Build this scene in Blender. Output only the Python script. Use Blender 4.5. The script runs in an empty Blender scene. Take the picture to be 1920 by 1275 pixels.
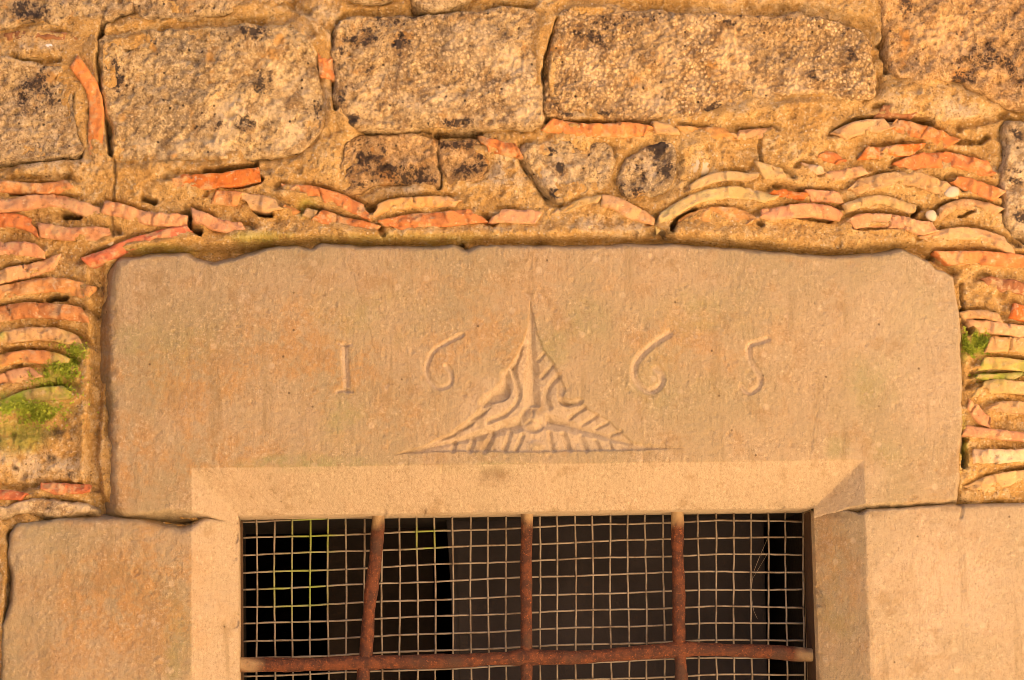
import bpy, math, random
import numpy as np
from mathutils import Matrix, Vector

sc = bpy.context.scene
R_ = math.radians

# ------------------------------------------------------------------ camera
CENTRE = np.array([0.0, 0.0, 2.30])          # point of the wall in the middle of the picture
CAM = np.array([-0.36, -5.0, 1.62])
ROLL = R_(1.05)
FW = 1.92                                     # metres of wall across the frame
fwd = CENTRE - CAM; DIST = np.linalg.norm(fwd); fwd /= DIST
rgt = np.cross(fwd, [0, 0, 1.0]); rgt /= np.linalg.norm(rgt)
upv = np.cross(rgt, fwd)
rgt, upv = rgt * math.cos(ROLL) - upv * math.sin(ROLL), upv * math.cos(ROLL) + rgt * math.sin(ROLL)
cam_d = bpy.data.cameras.new('camera')
cam = bpy.data.objects.new('camera', cam_d)
sc.collection.objects.link(cam)
cam_d.sensor_width = 36.0
cam_d.lens = 36.0 * DIST / FW
cam_d.clip_start = 0.05
cam_d.clip_end = 2000
cam.matrix_world = Matrix(((rgt[0], upv[0], -fwd[0], CAM[0]), (rgt[1], upv[1], -fwd[1], CAM[1]),
                           (rgt[2], upv[2], -fwd[2], CAM[2]), (0, 0, 0, 1)))
sc.camera = cam

# ------------------------------------------------------------------ sky, sun, exposure
SUN_TO = Vector((-0.55, 0.06, 0.83)).normalized()     # the sun stands behind the wall, to the left
w = bpy.data.worlds.new('World'); sc.world = w; w.use_nodes = True
wn = w.node_tree.nodes; wl = w.node_tree.links
sky = wn.new('ShaderNodeTexSky'); sky.sky_type = 'NISHITA'; sky.sun_disc = False
sky.sun_elevation = math.asin(SUN_TO.z)
sky.sun_rotation = math.atan2(SUN_TO.x, SUN_TO.y)
bg = wn['Background']; bg.inputs['Strength'].default_value = 0.05
wl.new(sky.outputs['Color'], bg.inputs['Color'])
sun_d = bpy.data.lights.new('sun', 'SUN'); sun_d.energy = 5.0; sun_d.angle = R_(0.5)
sun_d.color = (1.0, 0.86, 0.68)
sun = bpy.data.objects.new('sun', sun_d); sc.collection.objects.link(sun)
sun.rotation_euler = (-SUN_TO).to_track_quat('-Z', 'Y').to_euler()
sun.location = (-8, 4, 12)
sc.view_settings.view_transform = 'Standard'
sc.view_settings.look = 'None'
sc.view_settings.gamma = 1.0
sc.view_settings.exposure = 2.42
sc.cycles.filter_width = 0.8
sc.cycles.use_denoising = True
sc.cycles.use_adaptive_sampling = False
sc.cycles.max_bounces = 5
sc.cycles.diffuse_bounces = 3

# ------------------------------------------------------------------ numeric helpers
def P(px, py, d=0.0):
    """photograph pixel -> (u, v) on the plane d metres behind the wall face"""
    a = (px - 960.0) / 1920.0 * FW / DIST
    b = (637.5 - py) / 1920.0 * FW / DIST
    r = fwd + rgt * a + upv * b
    t = (d - CAM[1]) / r[1]
    q = CAM + r * t
    return q[0], q[2]
def PP(pts, d=0.0):
    return np.array([P(x, y, d) for x, y in pts])
MM = 0.001
def sstep(a, b, x):
    t = np.clip((x - a) / (b - a), 0, 1)
    return t * t * (3 - 2 * t)
_tabs = {}
def _tab(seed):
    if seed not in _tabs:
        _tabs[seed] = np.random.RandomState(seed).rand(256, 256)
    return _tabs[seed]
def vn(u, v, scale, seed=0):
    """value noise, -1..1, feature size `scale` metres"""
    x = u / scale; y = v / scale
    xi = np.floor(x).astype(np.int64); yi = np.floor(y).astype(np.int64)
    fx = x - xi; fy = y - yi
    fx = fx * fx * fx * (fx * (fx * 6 - 15) + 10); fy = fy * fy * fy * (fy * (fy * 6 - 15) + 10)
    T = _tab(seed); x0 = xi & 255; y0 = yi & 255; x1 = (xi + 1) & 255; y1 = (yi + 1) & 255
    a = T[x0, y0] * (1 - fx) + T[x1, y0] * fx
    b = T[x0, y1] * (1 - fx) + T[x1, y1] * fx
    return (a * (1 - fy) + b * fy) * 2 - 1
def fbm(u, v, scale, seed=0, octv=4, gain=0.5):
    s = 0; a = 1.0; n = 0
    c, q = math.cos(0.6), math.sin(0.6)
    for k in range(octv):
        s = s + a * vn(u, v, scale / 2 ** k, seed + k); n += a; a *= gain
        u, v = u * c - v * q + 0.37, u * q + v * c + 0.11
    return s / n * 1.5
def worley(u, v, s, seed=0):
    x = u / s; y = v / s
    xi = np.floor(x).astype(np.int64); yi = np.floor(y).astype(np.int64)
    A, B, C = _tab(seed + 91), _tab(seed + 92), _tab(seed + 93)
    best = np.full(x.shape, 9.0); rid = np.zeros(x.shape)
    for i in (-1, 0, 1):
        for j in (-1, 0, 1):
            cx = xi + i; cy = yi + j
            d = np.hypot(cx + A[cx & 255, cy & 255] - x, cy + B[cx & 255, cy & 255] - y)
            m = d < best
            best = np.where(m, d, best); rid = np.where(m, C[cx & 255, cy & 255], rid)
    return best, rid
def seg_dist(u, v, pts):
    best = np.full(u.shape, 1e9)
    for k in range(len(pts) - 1):
        (ax, ay), (bx, by) = pts[k], pts[k + 1]
        dx, dy = bx - ax, by - ay
        t = np.clip(((u - ax) * dx + (v - ay) * dy) / (dx * dx + dy * dy + 1e-12), 0, 1)
        best = np.minimum(best, np.hypot(u - ax - t * dx, v - ay - t * dy))
    return best
def poly_sd(u, v, poly):
    """signed distance, positive inside"""
    pts = np.vstack([poly, poly[:1]])
    d = seg_dist(u, v, pts)
    ins = np.zeros(u.shape, bool)
    for k in range(len(poly)):
        (ax, ay), (bx, by) = pts[k], pts[k + 1]
        c = (ay > v) != (by > v)
        ins ^= c & (u < (bx - ax) * (v - ay) / (by - ay + 1e-15) + ax)
    return np.where(ins, d, -d)
def smooth_line(pts, step, closed=False):
    pts = np.asarray(pts, float)
    n = len(pts); out = []
    rng = range(n) if closed else range(n - 1)
    for i in rng:
        if closed:
            p0, p1, p2, p3 = pts[(i - 1) % n], pts[i], pts[(i + 1) % n], pts[(i + 2) % n]
        else:
            p1, p2 = pts[i], pts[i + 1]
            p0 = pts[i - 1] if i else 2 * p1 - p2
            p3 = pts[i + 2] if i + 2 < n else 2 * p2 - p1
        m = max(1, int(np.linalg.norm(p2 - p1) / step + 0.5))
        for k in range(m):
            t = k / m
            out.append(0.5 * (2 * p1 + (p2 - p0) * t + (2 * p0 - 5 * p1 + 4 * p2 - p3) * t * t + (3 * p1 - p0 - 3 * p2 + p3) * t ** 3))
    if not closed:
        out.append(pts[-1])
    return np.array(out)

# ------------------------------------------------------------------ objects
def link(o, parent=None, label=None, cat=None, group=None, kind=None):
    sc.collection.objects.link(o)
    if parent is not None:
        o.parent = parent
    for k, val in (('label', label), ('category', cat), ('group', group), ('kind', kind)):
        if val:
            o[k] = val
    return o
def empty(name, loc, label, cat, group=None):
    e = bpy.data.objects.new(name, None); e.location = loc; e.empty_display_size = 0.1
    return link(e, None, label, cat, group)
def mesh_obj(name, verts, faces, mat, parent=None, attrs=None, smooth=True, color=None, **tags):
    """verts in world space; the origin is put at their middle (children are kept in place)"""
    verts = np.asarray(verts, float)
    c = (verts.min(0) + verts.max(0)) / 2
    if parent is None:
        c[2] = verts[:, 2].min()
    m = bpy.data.meshes.new(name)
    if isinstance(faces, np.ndarray):
        nf, k = faces.shape
        m.vertices.add(len(verts)); m.vertices.foreach_set('co', (verts - c).ravel())
        m.loops.add(nf * k); m.loops.foreach_set('vertex_index', faces.ravel().astype(np.int32))
        m.polygons.add(nf); m.polygons.foreach_set('loop_start', np.arange(0, nf * k, k, dtype=np.int32))
        m.update(calc_edges=True)
    else:
        m.from_pydata((verts - c).tolist(), [], [list(f) for f in faces]); m.update()
    if smooth:
        m.polygons.foreach_set('use_smooth', np.ones(len(m.polygons), bool))
    if attrs:
        for an, val in attrs.items():
            a = m.attributes.new(an, 'FLOAT', 'POINT'); a.data.foreach_set('value', np.asarray(val, np.float32).ravel())
    m.materials.append(mat)
    o = bpy.data.objects.new(name, m)
    if color is not None:
        o.color = (*color, 1)
    par = parent
    loc = Vector(c)
    if par is not None:
        pl = Vector(par.location); q = par
        while q.parent is not None:
            q = q.parent; pl = pl + Vector(q.location)
        loc = loc - pl
    o.location = loc
    return link(o, parent, **tags)
def grid_faces(nu, nv, keep=None):
    """grid of nv rows, nu columns; faces look towards -y"""
    i = np.arange(nu * nv).reshape(nv, nu)
    f = np.stack([i[:-1, :-1], i[:-1, 1:], i[1:, 1:], i[1:, :-1]], -1).reshape(-1, 4)
    if keep is not None:
        k = keep[:-1, :-1] & keep[:-1, 1:] & keep[1:, 1:] & keep[1:, :-1]
        f = f[k.ravel()]
    return f
def compact(verts, faces, attrs):
    used = np.unique(faces)
    mp = np.full(len(verts), -1, np.int64); mp[used] = np.arange(len(used))
    return verts[used], mp[faces], {k: np.ravel(a)[used] for k, a in (attrs or {}).items()}
def field_obj(name, U, V, H, mat, parent, keep=None, attrs=None, **tags):
    """height field: H metres out of the wall plane (towards -y)"""
    verts = np.stack([U.ravel(), -H.ravel(), V.ravel()], -1)
    f = grid_faces(U.shape[1], U.shape[0], keep)
    verts, f, attrs = compact(verts, f, attrs)
    return mesh_obj(name, verts, f, mat, parent, attrs, **tags)
class MB:
    def __init__(s): s.v = []; s.f = []
    def box(s, x0, x1, y0, y1, z0, z1):
        b = len(s.v)
        s.v += [(x, y, z) for z in (z0, z1) for y in (y0, y1) for x in (x0, x1)]
        s.f += [[b + i for i in q] for q in ((0, 2, 3, 1), (4, 5, 7, 6), (0, 1, 5, 4), (2, 6, 7, 3), (0, 4, 6, 2), (1, 3, 7, 5))]
        return s
    def tube(s, path, rad, n=8, wob=0.0, seed=0):
        rs = np.random.RandomState(seed)
        b = len(s.v); path = np.asarray(path, float); m = len(path)
        rad = np.broadcast_to(rad, (m,))
        for i in range(m):
            t = path[min(i + 1, m - 1)] - path[max(i - 1, 0)]; t /= np.linalg.norm(t)
            a = np.cross(t, [0, 1, 0]); a /= np.linalg.norm(a); c = np.cross(t, a)
            for k in range(n):
                g = 2 * math.pi * k / n
                r = rad[i] * (1 + wob * (rs.rand() * 2 - 1))
                s.v.append(tuple(path[i] + a * math.cos(g) * r + c * math.sin(g) * r))
        for i in range(m - 1):
            for k in range(n):
                s.f.append([b + i * n + k, b + i * n + (k + 1) % n, b + (i + 1) * n + (k + 1) % n, b + (i + 1) * n + k])
        s.f.append([b + k for k in range(n)][::-1]); s.f.append([b + (m - 1) * n + k for k in range(n)])
        return s
    def build(s, name, mat, parent=None, smooth=False, **kw):
        return mesh_obj(name, s.v, s.f, mat, parent, smooth=smooth, **kw)

# ------------------------------------------------------------------ materials
class NT:
    def __init__(s, name):
        s.m = bpy.data.materials.new(name); s.m.use_nodes = True
        s.n = s.m.node_tree.nodes; s.l = s.m.node_tree.links
        s.b = s.n['Principled BSDF']; s.b.inputs['Roughness'].default_value = 0.9
        s.b.inputs['Specular IOR Level'].default_value = 0.2
        s.pos = s.n.new('ShaderNodeNewGeometry').outputs['Position']
    def put(s, sock, val):
        if isinstance(val, bpy.types.NodeSocket): s.l.new(val, sock)
        elif isinstance(val, tuple) and len(val) == 3 and sock.type == 'RGBA': sock.default_value = (*val, 1)
        else: sock.default_value = val
    def mapped(s, scale):
        n = s.n.new('ShaderNodeMapping'); s.l.new(s.pos, n.inputs['Vector']); n.inputs['Scale'].default_value = scale
        return n.outputs['Vector']
    def noise(s, scale, detail=4, rough=0.55, vec=None, dist=0.0):
        n = s.n.new('ShaderNodeTexNoise'); s.l.new(vec or s.pos, n.inputs['Vector'])
        n.inputs['Scale'].default_value = scale; n.inputs['Detail'].default_value = detail
        n.inputs['Roughness'].default_value = rough; n.inputs['Distortion'].default_value = dist
        return n.outputs['Fac']
    def voro(s, scale, feature='F1'):
        n = s.n.new('ShaderNodeTexVoronoi'); s.l.new(s.pos, n.inputs['Vector']); n.feature = feature
        n.inputs['Scale'].default_value = scale
        return n
    def ramp(s, fac, a, b, lo=0.0, hi=1.0):
        n = s.n.new('ShaderNodeMapRange'); n.interpolation_type = 'SMOOTHSTEP'
        s.put(n.inputs['Value'], fac)
        n.inputs['From Min'].default_value = a; n.inputs['From Max'].default_value = b
        n.inputs['To Min'].default_value = lo; n.inputs['To Max'].default_value = hi
        return n.outputs['Result']
    def math(s, op, a, b=0.0, c=0.0):
        n = s.n.new('ShaderNodeMath'); n.operation = op
        s.put(n.inputs[0], a); s.put(n.inputs[1], b); s.put(n.inputs[2], c)
        return n.outputs[0]
    def mix(s, fac, a, b, mode='MIX'):
        n = s.n.new('ShaderNodeMix'); n.data_type = 'RGBA'; n.blend_type = mode
        s.put(n.inputs['Factor'], fac); s.put(n.inputs['A'], a) if False else None
        s.put(n.inputs[6], a); s.put(n.inputs[7], b)
        return n.outputs[2]
    def attr(s, name):
        n = s.n.new('ShaderNodeAttribute'); n.attribute_name = name
        return n.outputs['Fac']
    def objinfo(s):
        return s.n.new('ShaderNodeObjectInfo')
    def bump(s, h, dist, strength=1.0):
        n = s.n.new('ShaderNodeBump'); s.put(n.inputs['Height'], h)
        n.inputs['Distance'].default_value = dist; n.inputs['Strength'].default_value = strength
        s.l.new(n.outputs['Normal'], s.b.inputs['Normal'])
    def color(s, c): s.put(s.b.inputs['Base Color'], c)

def mat_old_stone():
    t = NT('weathered_sandstone')
    big = t.noise(7, 4, 0.6); mid = t.noise(26, 6, 0.72); m2 = t.noise(70, 5, 0.75); fine = t.noise(190, 3, 0.75)
    gv = t.voro(150); gs = t.n.new('ShaderNodeSeparateColor'); t.l.new(gv.outputs['Color'], gs.inputs[0])
    c = t.mix(t.ramp(big, 0.38, 0.60), (0.55, 0.41, 0.225), (0.42, 0.305, 0.165))
    c = t.mix(t.ramp(mid, 0.50, 0.60, 0, .8), c, (0.32, 0.205, 0.10))                       # brown crust
    c = t.mix(t.ramp(t.noise(5.5, 5, .62), 0.52, 0.62, 0, .62), c, (0.245, 0.19, 0.125))            # grey weathered areas
    c = t.mix(t.ramp(m2, 0.53, 0.60, 0, .8), c, (0.66, 0.52, 0.33))                        # bare pale grains
    c = t.mix(t.ramp(m2, 0.46, 0.39, 0, .8), c, (0.20, 0.135, 0.075))
    c = t.mix(t.ramp(fine, 0.44, 0.36, 0, .75), c, (0.14, 0.09, 0.05))
    c = t.mix(t.ramp(fine, 0.57, 0.66, 0, .7), c, (0.74, 0.61, 0.42))
    c = t.mix(t.ramp(t.noise(19, 3, 0.6), 0.58, 0.70, 0, 0.75), c, (0.50, 0.28, 0.09))
    c = t.mix(t.math('MULTIPLY', t.attr('pale'), t.ramp(mid, 0.58, 0.44, .05, .9)), c, (0.72, 0.58, 0.39))
    gr = t.math('MULTIPLY', t.attr('grain'), t.ramp(gv.outputs['Distance'], 0.52, 0.30))
    c = t.mix(t.math('MULTIPLY', gr, t.ramp(t.math('ADD', gs.outputs[0], t.math('MULTIPLY', mid, -.8)), 0.18, 0.40, 0, .85)), c, (0.76, 0.61, 0.41))
    c = t.mix(t.math('MULTIPLY', t.attr('grain'), t.ramp(gv.outputs['Distance'], 0.46, 0.66, 0, .55)), c, (0.19, 0.125, 0.07))
    nn = t.math('ADD', t.math('MULTIPLY', t.ramp(mid, .36, .64), .55), t.math('ADD', t.math('MULTIPLY', t.ramp(m2, .36, .64), .3), t.math('MULTIPLY', t.ramp(fine, .36, .64), .25)))
    dk = t.math('ADD', t.math('MULTIPLY', t.attr('stain'), 0.60), nn)
    c = t.mix(t.ramp(dk, 0.84, 1.06, 0, 0.6), c, (0.15, 0.10, 0.065))
    c = t.mix(t.ramp(dk, 0.98, 1.18, 0, 0.94), c, (0.052, 0.040, 0.038))
    c = t.mix(1.0, c, t.objinfo().outputs['Color'], 'MULTIPLY')
    pit = t.voro(85)
    pr = t.n.new('ShaderNodeSeparateColor'); t.l.new(pit.outputs['Color'], pr.inputs[0])
    hole = t.math('MULTIPLY', t.ramp(pit.outputs['Distance'], 0.26, 0.14), t.ramp(pr.outputs[0], 0.88, 0.91))
    c = t.mix(t.math('MULTIPLY', hole, 0.85), c, (0.06, 0.04, 0.03))
    t.color(c)
    h = t.math('ADD', t.math('MULTIPLY', fine, 0.5), t.math('ADD', t.math('MULTIPLY', m2, .8), t.math('MULTIPLY', t.math('MULTIPLY', gr, gs.outputs[1]), .35)))
    t.bump(t.math('SUBTRACT', h, t.math('MULTIPLY', hole, 0.6)), 0.008, 1.0)
    return t.m
def mat_dressed():
    t = NT('dressed_limestone')
    big = t.noise(5.0, 4, 0.6); mid = t.noise(20, 5, 0.65); m2 = t.noise(62, 4, 0.65); fine = t.noise(175, 4, 0.72); vf = t.noise(300, 2, .6)
    tool = t.noise(1.0, 2, 0.6, t.mapped((240, 240, 40)))
    c = t.mix(t.ramp(big, 0.35, 0.65), (0.325, 0.26, 0.16), (0.385, 0.295, 0.19))
    blot = t.math('ADD', t.math('MULTIPLY', mid, .5), t.math('MULTIPLY', m2, .5))
    c = t.mix(t.math('MULTIPLY', t.attr('ochre'), t.ramp(blot, 0.40, 0.60)), c, (0.40, 0.225, 0.085))
    c = t.mix(t.ramp(mid, 0.54, 0.66, 0, .6), c, (0.31, 0.21, 0.11))
    c = t.mix(t.math('MULTIPLY', t.attr('green'), t.ramp(mid, 0.35, 0.60)), c, (0.27, 0.265, 0.13))
    c = t.mix(t.ramp(blot, 0.565, 0.66, 0, 0.65), c, (0.44, 0.35, 0.25))
    c = t.mix(t.math('MULTIPLY', t.attr('pale'), 0.9), c, (0.49, 0.39, 0.285))  # pale patches; also lightens chamfers and carving as if lit
    var = t.ramp(t.noise(13, 3, .6), .38, .62, .35, 1.0)
    c = t.mix(t.math('MULTIPLY', var, t.ramp(fine, 0.54, 0.66, 0, 0.5)), c, (0.60, 0.48, 0.33))
    c = t.mix(t.math('MULTIPLY', var, t.ramp(fine, 0.46, 0.36, 0, 0.45)), c, (0.22, 0.15, 0.08))
    c = t.mix(t.ramp(vf, 0.40, 0.30, 0, 0.35), c, (0.18, 0.12, 0.065))
    c = t.mix(t.ramp(tool, 0.44, 0.32, 0, 0.22), c, (0.22, 0.155, 0.09))
    run = t.noise(1.0, 4, .62, t.mapped((30, 30, 3.2)))
    c = t.mix(t.math('MULTIPLY', t.ramp(run, 0.55, 0.68, 0, .5), t.ramp(big, .40, .58)), c, (0.25, 0.185, 0.10))
    c = t.mix(t.ramp(t.noise(11, 5, .68), 0.58, 0.68, 0, .5), c, (0.27, 0.185, 0.095))
    sp = t.voro(38); sr = t.n.new('ShaderNodeSeparateColor'); t.l.new(sp.outputs['Color'], sr.inputs[0])
    c = t.mix(t.math('MULTIPLY', t.ramp(sp.outputs['Distance'], .30, .16), t.ramp(sr.outputs[0], .84, .90, 0, .4)), c, (0.56, 0.45, 0.32))
    c = t.mix(t.math('MULTIPLY', t.ramp(sp.outputs['Distance'], .12, .05), t.math('MULTIPLY', t.ramp(sr.outputs[1], .95, .97, 0, .8), t.ramp(sr.outputs[0], .84, .8))), c, (0.10, 0.065, 0.04))
    c = t.mix(t.math('MULTIPLY', t.attr('stain'), t.ramp(mid, .3, .6)), c, (0.15, 0.10, 0.06))
    t.color(c)
    h = t.math('ADD', t.math('MULTIPLY', fine, 0.8), t.math('ADD', t.math('MULTIPLY', tool, 0.22), t.math('MULTIPLY', m2, .4)))
    t.bump(h, 0.0034, 1.0)
    return t.m
def mat_mortar():
    t = NT('lime_mortar')
    big = t.noise(8, 4, 0.6); mid = t.noise(36, 6, 0.7); fine = t.noise(150, 4, 0.75); vf = t.noise(330, 2, .7)
    c = t.mix(t.ramp(big, 0.38, 0.62), (0.57, 0.35, 0.12), (0.65, 0.43, 0.175))
    c = t.mix(t.ramp(mid, 0.53, 0.62, 0, 0.75), c, (0.73, 0.55, 0.30))
    c = t.mix(t.ramp(mid, 0.47, 0.38, 0, 0.7), c, (0.48, 0.285, 0.10))
    c = t.mix(t.math('MULTIPLY', t.attr('pale'), t.ramp(mid, 0.40, 0.56)), c, (0.76, 0.60, 0.39))
    c = t.mix(t.ramp(fine, 0.45, 0.37, 0, 0.75), c, (0.33, 0.20, 0.08))
    c = t.mix(t.ramp(vf, 0.42, 0.32, 0, 0.7), c, (0.28, 0.17, 0.07))
    c = t.mix(t.ramp(fine, 0.56, 0.64, 0, 0.7), c, (0.80, 0.66, 0.44))
    gv = t.voro(120); gs = t.n.new('ShaderNodeSeparateColor'); t.l.new(gv.outputs['Color'], gs.inputs[0])
    grit = t.ramp(gv.outputs['Distance'], .30, .16)
    c = t.mix(t.math('MULTIPLY', grit, t.ramp(gs.outputs[0], .80, .84, 0, .75)), c, (0.22, 0.13, 0.06))
    c = t.mix(t.math('MULTIPLY', grit, t.ramp(gs.outputs[1], .80, .84, 0, .75)), c, (0.82, 0.70, 0.52))
    c = t.mix(t.math('MULTIPLY', t.attr('stain'), t.ramp(mid, 0.38, 0.55)), c, (0.075, 0.052, 0.035))
    al = t.math('MULTIPLY', t.attr('green'), t.ramp(t.math('ADD', t.math('MULTIPLY', mid, .6), t.math('MULTIPLY', fine, .4)), 0.34, 0.52))
    c = t.mix(al, c, (0.36, 0.42, 0.05))
    t.color(c)
    t.bump(t.math('ADD', t.math('MULTIPLY', fine, 0.9), t.math('ADD', t.math('MULTIPLY', mid, 0.5), t.math('MULTIPLY', grit, .16))), 0.010, 1.0)
    return t.m
def mat_tile():
    t = NT('terracotta')
    oi = t.objinfo(); oc = oi.outputs['Color']
    mid = t.noise(55, 4, 0.65); fine = t.noise(240, 4, 0.7); big = t.noise(17, 3, 0.6)
    c = t.mix(t.ramp(big, 0.42, 0.62, 0, 0.55), oc, t.mix(1.0, oc, (0.86, 0.70, 0.60), 'MULTIPLY'))
    c = t.mix(t.ramp(t.noise(26, 5, .68), 0.52, 0.62, 0, 0.7), c, (0.60, 0.40, 0.20))
    c = t.mix(t.ramp(mid, 0.55, 0.66, 0, 0.6), c, (0.62, 0.44, 0.26))
    c = t.mix(t.ramp(fine, 0.42, 0.32, 0, 0.65), c, t.mix(1.0, oc, (0.42, 0.36, 0.34), 'MULTIPLY'))
    c = t.mix(t.ramp(t.noise(110, 3, .6), 0.62, 0.72, 0, 0.7), c, (0.66, 0.50, 0.34))
    c = t.mix(t.ramp(t.noise(30, 4, .7), 0.64, 0.74, 0, 0.8), c, (0.12, 0.07, 0.045))
    c = t.mix(t.math('MULTIPLY', t.attr('green'), t.ramp(mid, .30, .54, .25, 1.0)), c, (0.30, 0.40, 0.04))
    t.color(c)
    t.bump(t.math('ADD', fine, t.math('MULTIPLY', mid, 0.8)), 0.003, 0.8)
    return t.m
def mat_rust():
    t = NT('rusted_iron')
    mid = t.noise(60, 5, 0.65); fine = t.noise(260, 4, 0.7); big = t.noise(14, 3, .5)
    c = t.mix(t.ramp(mid, 0.4, 0.62), (0.060, 0.022, 0.014), (0.135, 0.042, 0.018))
    c = t.mix(t.ramp(fine, 0.56, 0.68, 0, 0.8), c, (0.34, 0.105, 0.032))
    c = t.mix(t.ramp(big, 0.50, 0.66, 0, 0.8), c, (0.065, 0.033, 0.022))
    c = t.mix(t.attr('pale'), c, (0.42, 0.30, 0.17))
    t.color(c); t.b.inputs['Roughness'].default_value = 0.8; t.b.inputs['Specular IOR Level'].default_value = 0.35
    t.bump(t.math('ADD', mid, fine), 0.003, 0.9)
    return t.m
def mat_wire():
    t = NT('galvanised_wire')
    mid = t.noise(30, 4, 0.6); fine = t.noise(300, 2, .6)
    c = t.mix(t.ramp(mid, 0.45, 0.65), (0.24, 0.205, 0.165), (0.15, 0.115, 0.085))
    c = t.mix(t.math('MULTIPLY', t.attr('green'), t.ramp(mid, .3, .55)), c, (0.22, 0.28, 0.05))
    t.color(c); t.b.inputs['Roughness'].default_value = 0.6; t.b.inputs['Metallic'].default_value = 0.15
    t.b.inputs['Specular IOR Level'].default_value = 0.4
    t.bump(fine, 0.001, 0.5)
    return t.m
def mat_plain(name, a, b, scale=4, bump=0.01, fscale=60, rough=0.9):
    t = NT(name)
    n1 = t.noise(scale, 5, 0.6); n2 = t.noise(fscale, 4, 0.65)
    c = t.mix(t.ramp(n1, 0.35, 0.65), a, b)
    c = t.mix(t.ramp(n2, 0.45, 0.3, 0, 0.35), c, tuple(x * 0.55 for x in a))
    t.color(c); t.b.inputs['Roughness'].default_value = rough
    t.bump(n2, bump, 0.7)
    return t.m
M_STONE = mat_old_stone(); M_DRESS = mat_dressed(); M_MORTAR = mat_mortar(); M_TILE = mat_tile()
M_RUST = mat_rust(); M_WIRE = mat_wire()
M_GROUND = mat_plain('sandy_paving', (0.66, 0.51, 0.35), (0.60, 0.46, 0.31), 1.2, 0.01, 40)
M_PLASTER = mat_plain('ochre_plaster', (0.70, 0.53, 0.35), (0.65, 0.49, 0.32), 0.8, 0.01, 30)
M_ROOF = mat_plain('roof_clay', (0.40, 0.19, 0.10), (0.32, 0.16, 0.09), 2, 0.02, 20)
M_DARKROOM = mat_plain('unlit_room_dark', (0.020, 0.015, 0.012), (0.014, 0.011, 0.010), 3, 0.004)  # near-black colour puts the darkness of the unlit room into the surface
M_CLOTH = mat_plain('dark_cloth', (0.028, 0.024, 0.027), (0.020, 0.017, 0.019), 6, 0.001, 160)
M_WOOD = mat_plain('dark_wood', (0.10, 0.06, 0.035), (0.075, 0.045, 0.028), 5, 0.003, 90)
M_MOSS = mat_plain('moss_green', (0.40, 0.47, 0.06), (0.28, 0.36, 0.045), 60, 0.001, 300)
M_SHELL = mat_plain('pale_pebble', (0.58, 0.49, 0.38), (0.50, 0.42, 0.30), 40, 0.001, 200)

# ------------------------------------------------------------------ layout of the opening (world metres)
DE = 0.044                                   # the inner edge of the chamfer lies this far behind the wall plane
UL = np.mean([P(447, 972, DE)[0], P(449, 1275, DE)[0]])
UR = np.mean([P(1528, 955, DE)[0], P(1534, 1275, DE)[0]])
VT = np.mean([P(447, 968, DE)[1], P(1530, 951, DE)[1]])
CH = 0.084                                   # chamfer width and depth
CHD = 0.070
V_SILL = VT - 1.15
V_BOT = VT - 0.62                            # how far the modelled jamb blocks run down
REVEAL = 0.168

# ------------------------------------------------------------------ ground and the added houses round the court
def sheet(name, x0, x1, y0, y1, z, mat, **kw):
    return mesh_obj(name, [(x0, y0, z), (x1, y0, z), (x1, y1, z), (x0, y1, z)], [[0, 1, 2, 3]], mat, smooth=False, **kw)
sheet('ground', -300, 300, -300, 300, 0.0, M_GROUND, kind='structure')

wall = empty('stone_wall', (0, 0, 0), 'old stone wall of blocks, mortar and orange tile shards around the barred window', 'wall')
core = MB()
XL, XR, HW = -5.6, 3.18, 4.6
core.box(XL, UL - 0.10, 0.16, 0.62, 0, HW).box(UR + 0.10, XR, 0.16, 0.62, 0, HW)
core.box(UL - 0.10, UR + 0.10, 0.16, 0.62, VT + 0.10, HW).box(UL - 0.10, UR + 0.10, 0.16, 0.62, 0, V_SILL)
core.build('wall_core', M_MORTAR, wall)
roof = MB(); roof.box(XL - 0.1, XR - 0.01, -0.22, 3.6, HW + 0.002, HW + 0.12)
roof.build('added_eaves', M_ROOF, wall)  # unseen overhang added to cut sky light from above

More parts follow.
